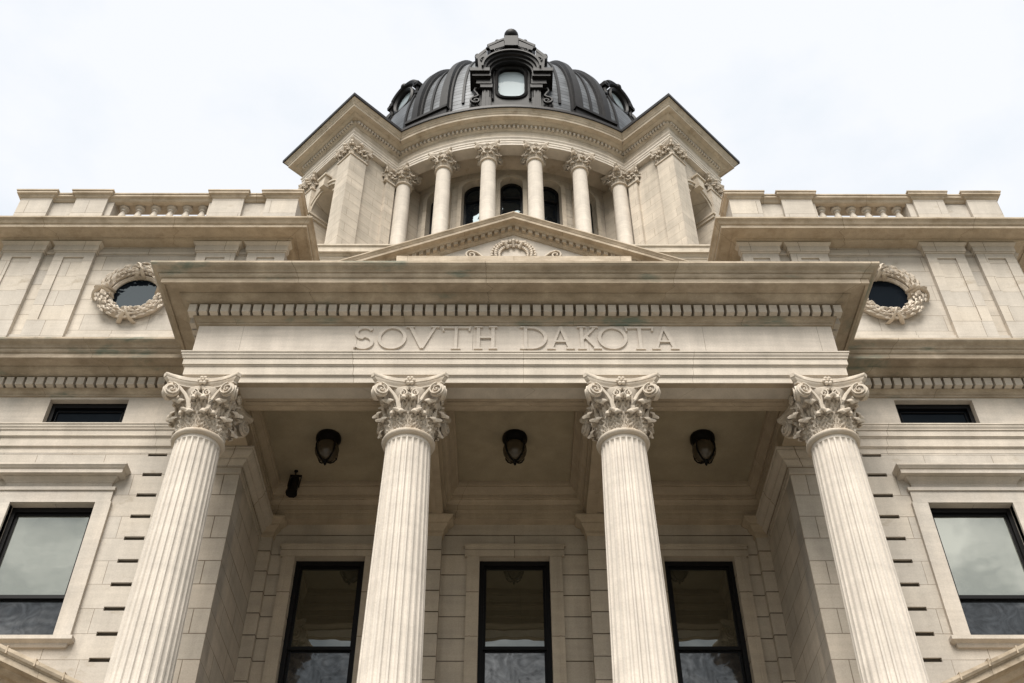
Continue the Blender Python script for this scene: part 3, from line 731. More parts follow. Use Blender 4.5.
# ------------------------------------------------------------------ attic storey over each wing
AY = 16.2; 
def mir(mb, sg):
    if sg > 0: mb.xform(lambda x, y, z: (-x, y, z))
    return mb
def wreath(cx, cz, y):
    """bundled leaves laid round a ring, bound by four crossed ribbons"""
    mb = MB(); rng = random.Random(5)
    n = 60; mb_t = [(cx+.68*cos(2*pi*i/n), y-.04, cz+.68*sin(2*pi*i/n)) for i in range(n+1)]
    mb.tube(mb_t, .085, 10, 1, axis=(0, 1, 0))
    for row in range(5):
        off = -.115+row*.0575
        for i in range(26):
            a0 = 2*pi*(i+.5*(row % 2)+rng.uniform(-.2, .2))/26
            q = (a0/(pi/2)) % 2; dr = 1 if q < 1 else -1         # the bundles meet at top and bottom, part at the sides
            r = .68+off; bulge = sqrt(max(0, .15**2-off**2))
            ln = rng.uniform(.24, .32); a2 = a0+dr*ln; r2 = r+off*.3+rng.uniform(-.03, .04)
            q0 = Vector((cx+r*cos(a0), y-.03-bulge*.8, cz+r*sin(a0))); q1 = Vector((cx+r2*cos(a2), y-.07-bulge*rng.uniform(.85, 1.2), cz+r2*sin(a2)))
            t = (q1-q0); sd = t.cross(Vector((0, 1, 0))).normalized(); nn = Vector((0, -1, 0)); w2 = rng.uniform(.032, .045); mid = q0.lerp(q1, .45)+nn*.02
            vs = [q0, mid+sd*w2, q1, mid-sd*w2, mid+nn*.028, mid-nn*.05]
            mb.add([tuple(v) for v in vs], [(0, 1, 4), (1, 2, 4), (2, 3, 4), (3, 0, 4), (1, 0, 5), (2, 1, 5), (3, 2, 5), (0, 3, 5)])
    for k in range(4):
        for tw in (-.2, .2):
            pts = []
            for j in range(13):
                u = j/12; th = -R(20)+u*R(220); a = k*pi/2+R(90)+tw*(1-2*u); rr = .68+.185*cos(th)
                pts.append((cx+rr*cos(a), y-.05-.185*sin(th), cz+rr*sin(a)))
            mb.tube(pts, .05, 6, .45)
    return mb
PL0 = ((-11.45, -10.57), (-10.29, -9.39), (-7.10, -6.22), (-5.95, -5.10))
PED0 = ((-11.50, -10.76), (-10.20, -9.46), (-7.00, -6.26), (-5.74, -4.99))
for sg in (-1, 1):
    kx = .985 if sg < 0 else .955
    fx = lambda x: -5+(x+5)*kx
    AX0, AX1 = fx(-11.55), -5.10
    OC = (-8.16 if sg < 0 else -8.03, 16.80); PL = [(fx(a), fx(b)) for a, b in PL0]; peds = [(fx(a), fx(b)) for a, b in PED0]
    mb = MB()
    circ = [(OC[0]+.50*cos(2*pi*i/48), OC[1]+.50*sin(2*pi*i/48)) for i in range(48)]
    mb.panel(circ, (AX0, AX1, 14.3, 18.1), AY, AY+.1, lambda a, b, d: (a, d, b))
    mb.add([(AX0, AY, 14.3), (AX0, 22, 14.3), (AX0, 22, 18.1), (AX0, AY, 18.1)], [(0, 1, 2, 3)]); mb.add([(AX1, AY, 14.3), (AX1, 17.7, 14.3), (AX1, 17.7, 18.1), (AX1, AY, 18.1)], [(0, 1, 2, 3)])
    mb.box(AX0, AX1, 16.9, 22, 14.3, 18.1)
    part(mir(mb, sg), 'attic_wall', M['attic'], smooth=0)
    mb = MB(); mb.box(AX0-.04, AX1+.04, AY-.06, AY+.0, 14.4, 15.5); mb.box(AX0-.04, AX1+.04, AY-.045, AY, 15.5, 15.58)
    part(mir(mb, sg), 'attic_plinth', M['attic'], smooth=0)
    mb = wreath(OC[0], OC[1], AY); o = part(mir(mb, sg), 'wreath', M['carved'], smooth=30)
    mb = MB(); mb.lathe([(.48, -.01), (.57, -.01), (.58, .03), (.55, .06), (.52, .06), (.48, .02)], 48, cap=False); mb.xform(lambda x, y, z: (OC[0]+x, AY-.0-z, OC[1]+y))
    fr = part(mir(mb, sg), 'round_window', M['carved'], smooth=40)
    mb = MB(); mb.add([(OC[0]+.49*cos(2*pi*i/48), AY+.02, OC[1]+.51*sin(2*pi*i/48)) for i in range(48)], [tuple(range(48))]); build(mir(mb, sg), 'pane', M['glass_dark'], fr, smooth=0)
    for a, b in PL:
        mb = MB(); y = AY-.11
        pa, pb, pz0, pz1 = a+.22, b-.22, 15.95, 17.90
        mb.wall(a, b, 15.0, 18.06, y, AY, [(pa, pb, pz0, pz1)])
        mb.box(pa, pb, y+.035, AY, pz0, pz1)
        mb.box(a-.05, b+.05, y-.05, AY, 14.4, 15.0)
        q = part(mir(mb, sg), 'attic_pilaster', M['attic'], smooth=0)
        mb = MB(); mb.sweep([(-.05, 18.05), (.02, 18.05), (.035, 18.08), (.05, 18.09), (.05, 18.24), (.075, 18.26), (.11, 18.31), (-.05, 18.312)], [(a, AY), (a, y), (b, y), (b, AY)]); build(mir(mb, sg), 'pilaster_cap', M['attic'], q, smooth=20)
    path = [(AX0-.03, 22), (AX0-.03, AY), (AX1-.10, AY), (AX1-.10, 17.62)]
    mb = MB(); mb.sweep([(-.3, 18.08), (.03, 18.08), (.03, 18.10), (.045, 18.12), (.045, 18.14), (.02, 18.145), (.02, 18.32), (-.3, 18.32)], path)
    part(mir(mb, sg), 'attic_frieze', M['attic'], smooth=20)
    prof = [(-.4, 18.322), (.13, 18.322), (.16, 18.335), (.22, 18.36), (.24, 18.385), (.24, 18.40), (.30, 18.40), (.31, 18.38), (.56, 18.38), (.565, 18.345), (.605, 18.345), (.605, 18.43), (.625, 18.435), (.65, 18.46), (.67, 18.50), (.70, 18.53), (.72, 18.54), (.72, 18.585), (-.4, 18.68)]
    mb = MB(); mb.sweep(prof, path); part(mir(mb, sg), 'attic_cornice', M['weather2'], smooth=25)
    # parapet
    PY = 15.86; zt = 19.86
    mb = MB()
    mb.box(peds[0][0], -4.94, PY+.05, PY+.5, 18.55, 18.95)
    for a, b in peds: mb.box(a, b, PY, PY+.6, 18.56, zt-.14)
    for a, b in ((peds[0][1], peds[1][0]), (peds[2][1], peds[3][0])): mb.box(a, b, PY+.10, PY+.45, 18.9, zt-.18)
    bl0, bl1 = peds[1][1]+.14, peds[2][0]-.08; mb.box(peds[1][1], bl0, PY+.08, PY+.45, 18.9, zt-.18); mb.box(bl1, peds[2][0], PY+.08, PY+.45, 18.9, zt-.18)
    mb.box(peds[0][0]+.04, peds[0][0]+.5, PY+.58, 20.5, 18.56, zt-.18); mb.box(-5.4, -4.98, PY+.58, 18, 18.56, zt-.18)
    par = part(mir(mb, sg), 'parapet', M['attic'], smooth=0)
    mb = MB()
    cpf = [(-.1, zt-.20), (.0, zt-.20), (.03, zt-.17), (.05, zt-.12), (.10, zt-.10), (.10, zt-.04), (.12, zt-.035), (.12, zt), (-.1, zt)]
    for a, b in peds:
        mb.sweep(cpf, [(a, PY+.6), (a, PY-.003), (b, PY-.003), (b, PY+.6)])
        mb.box(a+.05, b-.05, PY+.05, PY+.6, zt-.1, zt-.002)
    mb.sweep([(o-.02, z-.035) for o, z in cpf], [(peds[0][1]-.1, PY+.06), (-5.7, PY+.06)]); mb.box(peds[0][1]-.1, -5.7, PY+.1, PY+.5, zt-.18, zt-.04)
    mb.box(peds[0][0]-.05, peds[0][0]+.5, PY+.6, 20.5, zt-.17, zt-.02); mb.box(-5.5, -4.9, PY+.6, 18, zt-.17, zt-.02)
    build(mir(mb, sg), 'coping', M['weather2'], par, smooth=20)
    for i in range(6):
        x = bl0+(bl1-bl0)*(i+.5)/6
        mb = MB(); bz = 18.95; hh = zt-.21-bz
        mb.lathe([(.085, 0), (.085, .05), (.06, .07), (.05, .10), (.09, .22), (.105, .30), (.09, .38), (.05, .52), (.045, hh-.18), (.075, hh-.16), (.075, hh-.13), (.05, hh-.12), (.07, hh-.08), (.115, hh-.06), (.115, hh)], 16, (x, PY+.27, bz))
        build(mir(mb, sg), 'baluster', M['attic'], par, smooth=40)

# ------------------------------------------------------------------ central gable
GY, SL = 17.0, .44
ZAP = 20.85
mb = MB(); mb.box(-5.0, 5.0, 17.7, 24, 13.5, 18.4); part(mb, 'central_block', M['attic'], smooth=0)
mb = MB(); mb.box(-2.65, 2.65, 16.35, 17.69, 14.4, 18.24); part(mb, 'blocking_course', M['weather2'], smooth=0)
c = 1/sqrt(1+SL*SL)
tp = [(-4.55, 18.45), (4.55, 18.45), (0, ZAP-.2)]
mb = MB(); mb.prism(tp, lambda a, b, d: (a, d, b), 17.62, 18.1); GAB = part(mb, 'gable', M['wall_plain'], smooth=0)
rp = [(0, -1.0), (0, .62), (.045, .62), (.06, .60), (.08, .585), (.12, .555), (.14, .55), (.14, .53), (.15, .53), (.26, .525), (.265, .49), (.245, .48), (.245, .31), (.27, .29), (.31, .26), (.32, .25), (.32, .135), (.50, .13), (.505, .10), (.54, .08), (.56, .05), (.60, .045), (.60, -.2)]
rp = [(d*.64, o*.68 if o > 0 else o) for d, o in rp]
mb = rake_hood(0, 5.0, ZAP-5.0*SL, SL, 17.62, rp)
k = 29
for s2 in (-1, 1):
    for i in range(k):
        x = s2*(.09+i*.165)
        if abs(x) > 4.6: continue
        z = ZAP-abs(x)*SL; q = []
        for dx in (-.05, .05):
            zz = ZAP-abs(x+dx)*SL
            q += [(x+dx, zz-.216/c), (x+dx, zz-.305/c)]
        pg = [q[0], q[1], q[3], q[2]]; mb.prism(pg, lambda a, b, d: (a, d, b), 17.62-.08, 17.62-.17)
build(mb, 'raking_cornice', M['weather2'], GAB, smooth=22)
# carved garland and scrolls in the gable
mb = MB(); gz = 19.66
for i in range(22):
    a = R(-20)+R(220)*i/21
    for rr, yy in ((.33, .0), (.42, .05), (.51, .0)):
        q0 = Vector((rr*cos(a), 17.60-yy, gz+rr*sin(a)*.95)); a2 = a+(.17 if a < pi/2 else -.17); q1 = Vector(((rr+.04)*cos(a2), 17.54-yy, gz+(rr+.04)*sin(a2)*.95))
        mb.tube([q0, q0.lerp(q1, .5), q1], [.018, .045, .010], 6)
for a in (R(60), R(90), R(120)):
    mb.tube([(.28*cos(a), 17.57, gz+.26*sin(a)), (.42*cos(a), 17.49, gz+.40*sin(a)), (.57*cos(a), 17.58, gz+.54*sin(a))], .04, 8)
for s2 in (-1, 1):
    spiral(mb, (s2*1.03, 17.57, gz-.02), Vector((0, 0, 1)), Vector((s2, 0, 0)), .13, 1.5, .03, 1, [(s2*.60, 17.58, gz-.25), (s2*.72, 17.58, gz-.12), (s2*.88, 17.58, gz+.06)])
    mb.tube([(s2*1.12, 17.58, gz-.2), (s2*1.4, 17.57, gz-.12), (s2*1.7, 17.58, gz-.3)], [.03, .045, .01], 6)
build(mb, 'carved_garland', M['carved'], GAB, smooth=45)

# ------------------------------------------------------------------ dome tower
DC = 32.6
mb = MB(); mb.box(-11.2, 11.2, 23.45, 42, 14, 26.0); part(mb, 'tower_base', M['drum'], smooth=0)
mb = MB(); sq = [(-11.2, 42), (-11.2, 23.45), (11.2, 23.45), (11.2, 42)]
mb.sweep([(-1.5, 25.75), (.02, 25.75), (.02, 25.95), (.05, 25.98), (.05, 26.06), (.12, 26.12), (.12, 26.15), (.20, 26.15), (.20, 26.36), (.25, 26.40), (.25, 26.46), (-1.5, 26.5)], sq); part(mb, 'tower_base_cornice', M['drumtrim'], smooth=20)
mb = MB(); mb.box(-10.5, 10.5, 24, 41.5, 26.3, 26.48); part(mb, 'tower_terrace', M['drumtrim'], smooth=0)
def pol(r, th): return (r*sin(th), DC-r*cos(th))
RW = 6.62
# wall with arched openings on the front, plain shell behind
mb = MB()
def cyl(a, b, d): return (d*sin(a), DC-d*cos(a), b)
dth = R(12.9)
WIN = [R(12.9)*k for k in (-2, -1, 0, 1, 2)]
hwA = .44/RW
for tc_ in WIN:
    ol = [(tc_-hwA, 28.0), (tc_+hwA, 28.0)]+[(tc_+hwA*cos(pi*i/18), 33.08+.44*sin(pi*i/18)) for i in range(1, 18)]
    ol = [(tc_+hwA, 28.0)]+[(tc_+hwA, 33.08)]+[(tc_+hwA*cos(pi*i/18), 33.08+.44*sin(pi*i/18)) for i in range(1, 18)]+[(tc_-hwA, 33.08), (tc_-hwA, 28.0)]
    pm = MB(); pm.panel([(a*RW, b) for a, b in ol], ((tc_-dth/2)*RW, (tc_+dth/2)*RW, 26.45, 34.1), RW, RW-.45, lambda a, b, d: cyl(a/RW, b, d)); mb.merge(pm)
ths = [dth*2.5+(2*pi-5*dth)*i/60 for i in range(61)]
for a, b in zip(ths, ths[1:]):
    mb.add([cyl(a, 26.45, RW), cyl(b, 26.45, RW), cyl(b, 34.1, RW), cyl(a, 34.1, RW)], [(0, 1, 2, 3)], [[(a*RW, 26.45), (b*RW, 26.45), (b*RW, 34.1), (a*RW, 34.1)]])
DW = part(mb, 'drum_wall', M['drum'], smooth=30, normals=False)
for tc_ in WIN:
    mb = MB()
    ol = lambda r, zs: [(-r, 28.0), (-r, zs)]+[(-r*cos(pi*i/16), zs+r*sin(pi*i/16)) for i in range(1, 16)]+[(r, zs), (r, 28.0)]
    tan = Vector((cos(tc_), sin(tc_), 0)); nrm = Vector((sin(tc_), -cos(tc_), 0)); o0 = Vector((0, DC, 0))
    fn = lambda a, b, d: tuple(o0+nrm*d+tan*a+Vector((0, 0, b)))
    # stone archivolt
    inn, ou = ol(.435, 33.08), ol(.60, 33.08)
    st = MB()
    n = len(inn)
    d0, d1 = RW+.06, RW-.05
    vs = []
    for i in range(n): vs += [fn(inn[i][0], inn[i][1], d0), fn(ou[i][0], ou[i][1], d0), fn(ou[i][0], ou[i][1], d1), fn(inn[i][0], inn[i][1], d1)]
    st.add(vs, [(i*4+j, i*4+(j+1) % 4, (i+1)*4+(j+1) % 4, (i+1)*4+j) for i in range(n-1) for j in range(4)])
    fr_i, fr_o = ol(.345, 33.0), ol(.435, 33.05)
    d0, d1 = RW-.26, RW-.34; vs = []
    for i in range(n): vs += [fn(fr_i[i][0], fr_i[i][1], d0), fn(fr_o[i][0], fr_o[i][1], d0), fn(fr_o[i][0], fr_o[i][1], d1), fn(fr_i[i][0], fr_i[i][1], d1)]
    mb.add(vs, [(i*4+j, i*4+(j+1) % 4, (i+1)*4+(j+1) % 4, (i+1)*4+j) for i in range(n-1) for j in range(4)])
    mb.prism([(-.35, 32.56), (.35, 32.56), (.35, 32.63), (-.35, 32.63)], fn, RW-.32, RW-.25)
    q = part(mb, 'arched_window', M['frame'], smooth=30)
    build(st, 'archivolt', M['drumtrim'], q, smooth=30)
    mb = MB(); mb.add([fn(a, b, RW-.31) for a, b in ol(.40, 33.02)], [tuple(range(n))]); build(mb, 'pane', M['glass_drum'], q, smooth=0)
# ceiling of the colonnade
mb = MB(); mb.lathe([(6.4, 34.02), (7.75, 34.02), (7.75, 34.3), (6.4, 34.3)], 96, (0, DC, 0), cap=False); part(mb, 'colonnade_ceiling', M['drumtrim'], smooth=20)
# columns of the drum
csc = .775
dsh = dcap = None
for k in range(6):
    th = R(6.5)+R(0)+R(13.0)*(k-3) ; x, y = pol(7.74, th)
    if k == 0:
        mb = MB(); mb.lathe([(.36, 26.45), (.36, 26.6), (.39, 26.62), (.39, 26.7), (.34, 26.76), (.31, 26.8)]+[(.305-.032*(u/10)**1.6, 26.8+(32.93-26.8)*u/10) for u in range(11)], 36, (x, y, 0))
        dsh = part(mb, 'drum_column', M['drumcol'], smooth=40, at=(x, y, 26.45))
        cm = MB(); src = capital(); cm.v = [(a*csc+x, b*csc+y, d*csc+32.91) for a, b, d in src.v]; cm.f = src.f
        dcap = build(cm, 'capital', M['carved'], dsh, smooth=50, at=(x, y, 32.91)); dcap.rotation_euler = (0, 0, th)
    else:
        o = again(dsh, CAP, (x, y, 26.45)); again(dcap, o, (x, y, 32.91), rotz=th)
# plan of the entablature: arcs and four diagonal pavilions
def outline(rf, hw, dist, seg=28):
    pts = []
    off = math.asin(hw/rf)
    for k in range(4):
        c0 = k*pi/2; a0, a1 = c0-pi/4+off, c0+pi/4-off
        pts += [pol(rf, a0+(a1-a0)*i/seg) for i in range(seg+1)]
        dg = c0+pi/4; d = (sin(dg), -cos(dg)); t = (cos(dg), sin(dg))
        pts += [(d[0]*dist-t[0]*hw, DC+d[1]*dist-t[1]*hw), (d[0]*dist+t[0]*hw, DC+d[1]*dist+t[1]*hw)]
    return pts
OUT = outline(8.0, 1.58, 10.08)
mb = MB()
mb.sweep([(-.5, 33.77), (0, 33.77), (0, 33.88), (.02, 33.885), (.02, 34.0), (.04, 34.005), (.04, 34.10), (.06, 34.13), (.085, 34.17), (.085, 34.20), (-.5, 34.2)], OUT, closed=True); part(mb, 'drum_architrave', M['drumcol'], smooth=20)
mb = MB(); mb.sweep([(-.5, 34.19), (0, 34.19), (0, 34.62), (-.5, 34.62)], OUT, closed=True); part(mb, 'drum_frieze', M['drumtrim'], smooth=20)
mb = MB(); mb.sweep([(-.5, 34.61), (.02, 34.61), (.02, 34.64), (.06, 34.68), (.08, 34.69), (.08, 34.86), (.19, 34.865), (.19, 34.88), (.25, 34.91), (.30, 34.955), (.30, 34.965), (.47, 34.965), (.475, 34.945), (.505, 34.945), (.505, 35.06), (.525, 35.07), (.55, 35.11), (.56, 35.14), (.58, 35.15), (.60, 35.21), (.63, 35.25), (.645, 35.255), (.645, 35.33), (-.5, 35.34)], OUT, closed=True)
mb.slot2 = len(mb.f)
mb.dentils(OUT, .07, .165, 34.71, 34.84, .135, .082, closed=True)
part(mb, 'drum_cornice', [M['drumtrim'], M['drumcol']], smooth=25)
mb = MB(); mb.sweep([(.30, 35.337), (.652, 35.332), (.652, 35.262), (.69, 35.255), (.70, 35.28), (.70, 35.41), (.30, 35.47)], OUT, closed=True); part(mb, 'cornice_flashing', M['darktrim'], smooth=20)
mb = MB(); mb.lathe([(.01, 35.42), (7.9, 35.38), (7.9, 35.33), (.01, 35.33)], 64, (0, DC, 0)); part(mb, 'drum_roof', M['darktrim'], smooth=20)
# pavilions
def corinthian_pier():
    """square capital for a corner pier, local, half width .40, z from 0 to .86"""
    mb = MB(); hw = .36
    mb.box(-hw-.05, hw+.05, -hw-.05, hw+.05, 0, .06)
    mb.box(-hw, hw, -hw, hw, .06, .72)
    for s4 in range(4):
        th = s4*pi/2; Rm = Matrix.Rotation(th, 3, 'Z'); n = Rm @ Vector((0, -1, 0))
        for u in (-.24, 0, .24): leaf(mb, Rm @ Vector((u, -hw, 0)), n, .06, .24, .21, .05, .04, 6, 14)
        for u in (-.13, .13): leaf(mb, Rm @ Vector((u, -hw, 0)), n, .08, .43, .21, .055, .06, 6, 14)
        dgn = Rm @ Vector((-.707, -.707, 0)); leaf(mb, Rm @ Vector((-hw, -hw, 0)), dgn, .08, .43, .21, .06, .05, 6, 14)
        for sg in (-1, 1):
            c_ = Rm @ Vector((sg*.40, -.43, .62)); tn = (Rm @ Vector((sg*.8, -.6, 0)))
            spiral(mb, c_, Vector((0, 0, 1)), tn, .09, 1.7, .03, 1, [Rm @ Vector(q) for q in ((sg*.10, -.36, .42), (sg*.16, -.39, .54), (sg*.28, -.41, .66))], 5)
        c_ = Rm @ Vector((0, -.47, .78))
        mb.ball(c_, .075, 6); 
    abacus(mb, .53, .09, .71, .74, .85)
    return mb
cpm = corinthian_pier(); cps = None
def pavilion(dg):
    global cps
    d = Vector((sin(dg), -cos(dg), 0)); t = Vector((cos(dg), sin(dg), 0)); o0 = Vector((0, DC, 0))
    fn = lambda a, b, dd: tuple(o0+d*dd+t*a+Vector((0, 0, b)))
    hw, D = 1.38, 9.88
    mb = MB()
    nh = .80; zs = 31.55
    ol = [(nh, 27.3), (nh, zs)]+[(nh*cos(pi*i/20), zs+nh*sin(pi*i/20)) for i in range(1, 20)]+[(-nh, zs), (-nh, 27.3)]
    mb.panel(ol, (-hw, hw, 26.45, 33.8), D, D-.85, fn)
    mb.add([fn(a, b, D-.84) for a, b in ol], [tuple(range(len(ol)))])
    for s2 in (-1, 1): mb.add([fn(s2*hw, 26.45, D), fn(s2*hw, 26.45, 6.5), fn(s2*hw, 33.8, 6.5), fn(s2*hw, 33.8, D)], [(0, 1, 2, 3)])
    PV = part(mb, 'pavilion', M['drum'], smooth=30, normals=False)
    mb = MB()
    n = 20; inn = [(nh*cos(pi*i/n), zs+nh*sin(pi*i/n)) for i in range(n+1)]; ou = [((nh+.2)*cos(pi*i/n), zs+(nh+.2)*sin(pi*i/n)) for i in range(n+1)]
    mdl = [((nh+.12)*cos(pi*i/n), zs+(nh+.12)*sin(pi*i/n)) for i in range(n+1)]
    vs = []
    for i in range(n+1): vs += [fn(*inn[i], D+.05), fn(*mdl[i], D+.05), fn(*mdl[i], D+.10), fn(*ou[i], D+.10), fn(*ou[i], D-.02), fn(*inn[i], D-.02)]
    mb.add(vs, [(i*6+j, i*6+(j+1) % 6, (i+1)*6+(j+1) % 6, (i+1)*6+j) for i in range(n) for j in range(6)])
    mb.prism([(-.13, zs+nh-.08), (.13, zs+nh-.08), (.20, zs+nh+.42), (-.20, zs+nh+.42)], fn, D-.05, D+.26)
    mb.prism([(-.26, zs+nh+.42), (.26, zs+nh+.42), (.26, zs+nh+.5), (-.26, zs+nh+.5)], fn, D-.05, D+.32)
    for s2 in (-1, 1):
        a, b = sorted((s2*.74, s2*1.0)); mb.prism([(a, zs-.24), (b, zs-.24), (b, zs-.1), (a, zs-.1)], fn, D-.8, D+.10)
        a, b = sorted((s2*.70, s2*1.04)); mb.prism([(a, zs-.1), (b, zs-.1), (b, zs-.003), (a, zs-.003)], fn, D-.8, D+.16)
    build(mb, 'niche_arch', M['drumtrim'], PV, smooth=30)
    mb = MB()
    pw = .74
    for s2 in (-1, 1):
        a, b = sorted((s2*(hw+.17), s2*(hw+.17-pw)))
        mb.prism([(a, 26.9), (b, 26.9), (b, 32.96), (a, 32.96)], fn, D-pw+.17, D+.17)
        mb.prism([(a-.05, 26.45), (b+.05, 26.45), (b+.05, 26.9), (a-.05, 26.9)], fn, D-pw+.12, D+.22)
    cp_ = build(mb, 'corner_pier', M['drum'], PV, smooth=0)
    mb = MB()
    for s2 in (-1, 1):
        mb.prism([(s2*(hw-.02), 26.45), (s2*(hw+.13), 26.45), (s2*(hw+.13), 32.96), (s2*(hw-.02), 32.96)], fn, 7.85, 8.25)
    build(mb, 'side_pilaster', M['drum'], PV, smooth=0)
    for s2 in (-1, 1):
        for dd, off, sc in ((D+.17-pw/2, s2*(hw+.17-pw/2), 1.0), (8.05, s2*(hw-.12), .72)):
            q = o0+d*dd+t*off
            if cps is None:
                m2 = MB(); m2.v = [(x, y, z) for x, y, z in cpm.v]; m2.f = cpm.f
                cps = build(m2, 'capital', M['carved'], PV, smooth=50, at=(0, 0, 0), eye=False)
                put(cps, 'capital', PV, (q.x, q.y, 32.93+EYE)); cps.rotation_euler = (0, 0, dg)
            else: again(cps, PV, (q.x, q.y, 32.93), scale=(sc, sc, 1.0), rotz=dg)
for dg in (-pi/4, pi/4): pavilion(dg)
for dg in (3*pi/4, -3*pi/4):
    d = Vector((sin(dg), -cos(dg), 0)); t = Vector((cos(dg), sin(dg), 0)); fn = lambda a, b, dd: tuple(Vector((0, DC, 0))+d*dd+t*a+Vector((0, 0, b)))
    mb = MB(); mb.prism([(-1.4, 26.45), (1.4, 26.45), (1.4, 33.8), (-1.4, 33.8)], fn, 6.5, 9.9); part(mb, 'pavilion', M['drum'], smooth=0)
# --- dome
DA, DB, DZ = 7.25, 9.0, 38.0
def dprof(u): return (DA*cos(u), DZ+DB*sin(u))
mb = MB(); ns, nr = 96, 26
rows = [(DA, 35.36), (DA, 37.0)]+[dprof(pi/2*.985*i/nr) for i in range(nr+1)]
sl = [0]
for a, b in zip(rows, rows[1:]): sl.append(sl[-1]+hypot(b[0]-a[0], b[1]-a[1]))
for i in range(ns):
    for j in range(len(rows)-1):
        a0, a1 = 2*pi*i/ns, 2*pi*(i+1)/ns; (r0, z0), (r1, z1) = rows[j], rows[j+1]
        q = [pol(r0, a0)+(z0,), pol(r0, a1)+(z0,), pol(r1, a1)+(z1,), pol(r1, a0)+(z1,)]
        mb.add(q, [(0, 1, 2, 3)], [[(a0*DA, sl[j]), (a1*DA, sl[j]), (a1*DA, sl[j+1]), (a0*DA, sl[j+1])]])
DOME = part(mb, 'dome', M['dome'], smooth=0, normals=False)
me = DOME.data; bm = bmesh.new(); bm.from_mesh(me); bmesh.ops.remove_doubles(bm, verts=bm.verts[:], dist=.002); bm.to_mesh(me); bm.free(); me.shade_smooth()
def rib(th, w_, h_):
    mb = MB(); rows = []
    us = [(-1, 0)]+[(pi/2*.97*i/30, 0) for i in range(31)]
    d = Vector((sin(th), -cos(th), 0)); t = Vector((cos(th), sin(th), 0)); o0 = Vector((0, DC, 0))
    for i, (u, _) in enumerate(us):
        if u < 0: r, z, nr_, nz_ = DA, 36.6, 1, 0
        else:
            r, z = dprof(u); nx, nzv = cos(u)/DA, sin(u)/DB; l = hypot(nx, nzv); nr_, nz_ = nx/l, nzv/l
        ww = w_*(.35+.65*max(0, r/DA))
        sec = [(-ww/2, -.1), (-ww/2, h_*.45), (-ww/2+.09, h_*.45), (-ww/2+.13, h_), (ww/2-.13, h_), (ww/2-.09, h_*.45), (ww/2, h_*.45), (ww/2, -.1)]
        rows.append([tuple(o0+d*(r+nr_*b)+t*a+Vector((0, 0, z+nz_*b))) for a, b in sec])
    k = 8; mb.add([q for r in rows for q in r], [(i*k+j, i*k+(j+1) % k, (i+1)*k+(j+1) % k, (i+1)*k+j) for i in range(len(rows)-1) for j in range(k)]+[tuple(range(k))[::-1], tuple(range((len(rows)-1)*k, len(rows)*k))])
    # foot block
    fn = lambda a, b, dd: tuple(o0+d*dd+t*a+Vector((0, 0, b)))
    mb.prism([(-w_*.62, 35.8), (w_*.62, 35.8), (w_*.62, 37.35), (-w_*.62, 37.35)], fn, DA-.2, DA+.30)
    return mb
for k in range(4):
    for a in (22, 33, 57, 68): build(rib(k*pi/2+R(a), .56, .24), 'rib', M['rib'], DOME, smooth=30)
def seam(th):
    mb = MB(); rows = []
    d = Vector((sin(th), -cos(th), 0)); t = Vector((cos(th), sin(th), 0)); o0 = Vector((0, DC, 0))
    for i in range(31):
        u = pi/2*.95*i/30; r, z = dprof(u); nx, nzv = cos(u)/DA, sin(u)/DB; l = hypot(nx, nzv); ww = .11*(.4+.6*r/DA)
        rows.append([tuple(o0+d*(r+nx/l*b)+t*a+Vector((0, 0, z+nzv/l*b))) for a, b in ((-ww/2, -.05), (-ww/2, .07), (ww/2, .07), (ww/2, -.05))])
    mb.add([q for r in rows for q in r], [(i*4+j, i*4+(j+1) % 4, (i+1)*4+(j+1) % 4, (i+1)*4+j) for i in range(30) for j in range(4)]+[(3, 2, 1, 0), (120, 121, 122, 123)]); return mb
for k in range(4):
    for a in (16, 27.5, 38.5, 51.5, 62.5, 74): build(seam(k*pi/2+R(a)), 'seam', M['rib'], DOME, smooth=30)
mb = MB()
mb.lathe([(DA-.2, 36.5), (DA+.22, 36.5), (DA+.22, 36.9), (DA+.12, 37.0), (DA-.2, 37.1)], 96, (0, DC, 0), cap=False)
build(mb, 'base_ring', M['rib'], DOME, smooth=30)
for k in range(4):                                   # stepped blocks between the paired ribs
    for a in (27.5, 62.5):
        th = k*pi/2+R(a); mb = MB(); d = Vector((sin(th), -cos(th), 0)); t = Vector((cos(th), sin(th), 0))
        fn = lambda a_, b, dd: tuple(Vector((0, DC, 0))+d*dd+t*a_+Vector((0, 0, b)))
        mb.prism([(-.95, 36.6), (.95, 36.6), (.95, 37.45), (-.95, 37.45)], fn, DA-.3, DA+.34); mb.prism([(-1.0, 37.45), (1.0, 37.45), (1.0, 37.6), (-1.0, 37.6)], fn, DA-.3, DA+.42)
        build(mb, 'base_block', M['rib'], DOME, smooth=0)
# crown of the dome
mb = MB(); mb.lathe([(1.7, 46.4), (1.7, 47.2), (1.5, 47.3), (1.2, 47.4), (1.2, 49.0), (1.4, 49.1), (1.3, 49.3), (.9, 50.0), (.3, 50.6), (.02, 51.2)], 32, (0, DC, 0)); build(mb, 'crown', M['rib'], DOME, smooth=35)
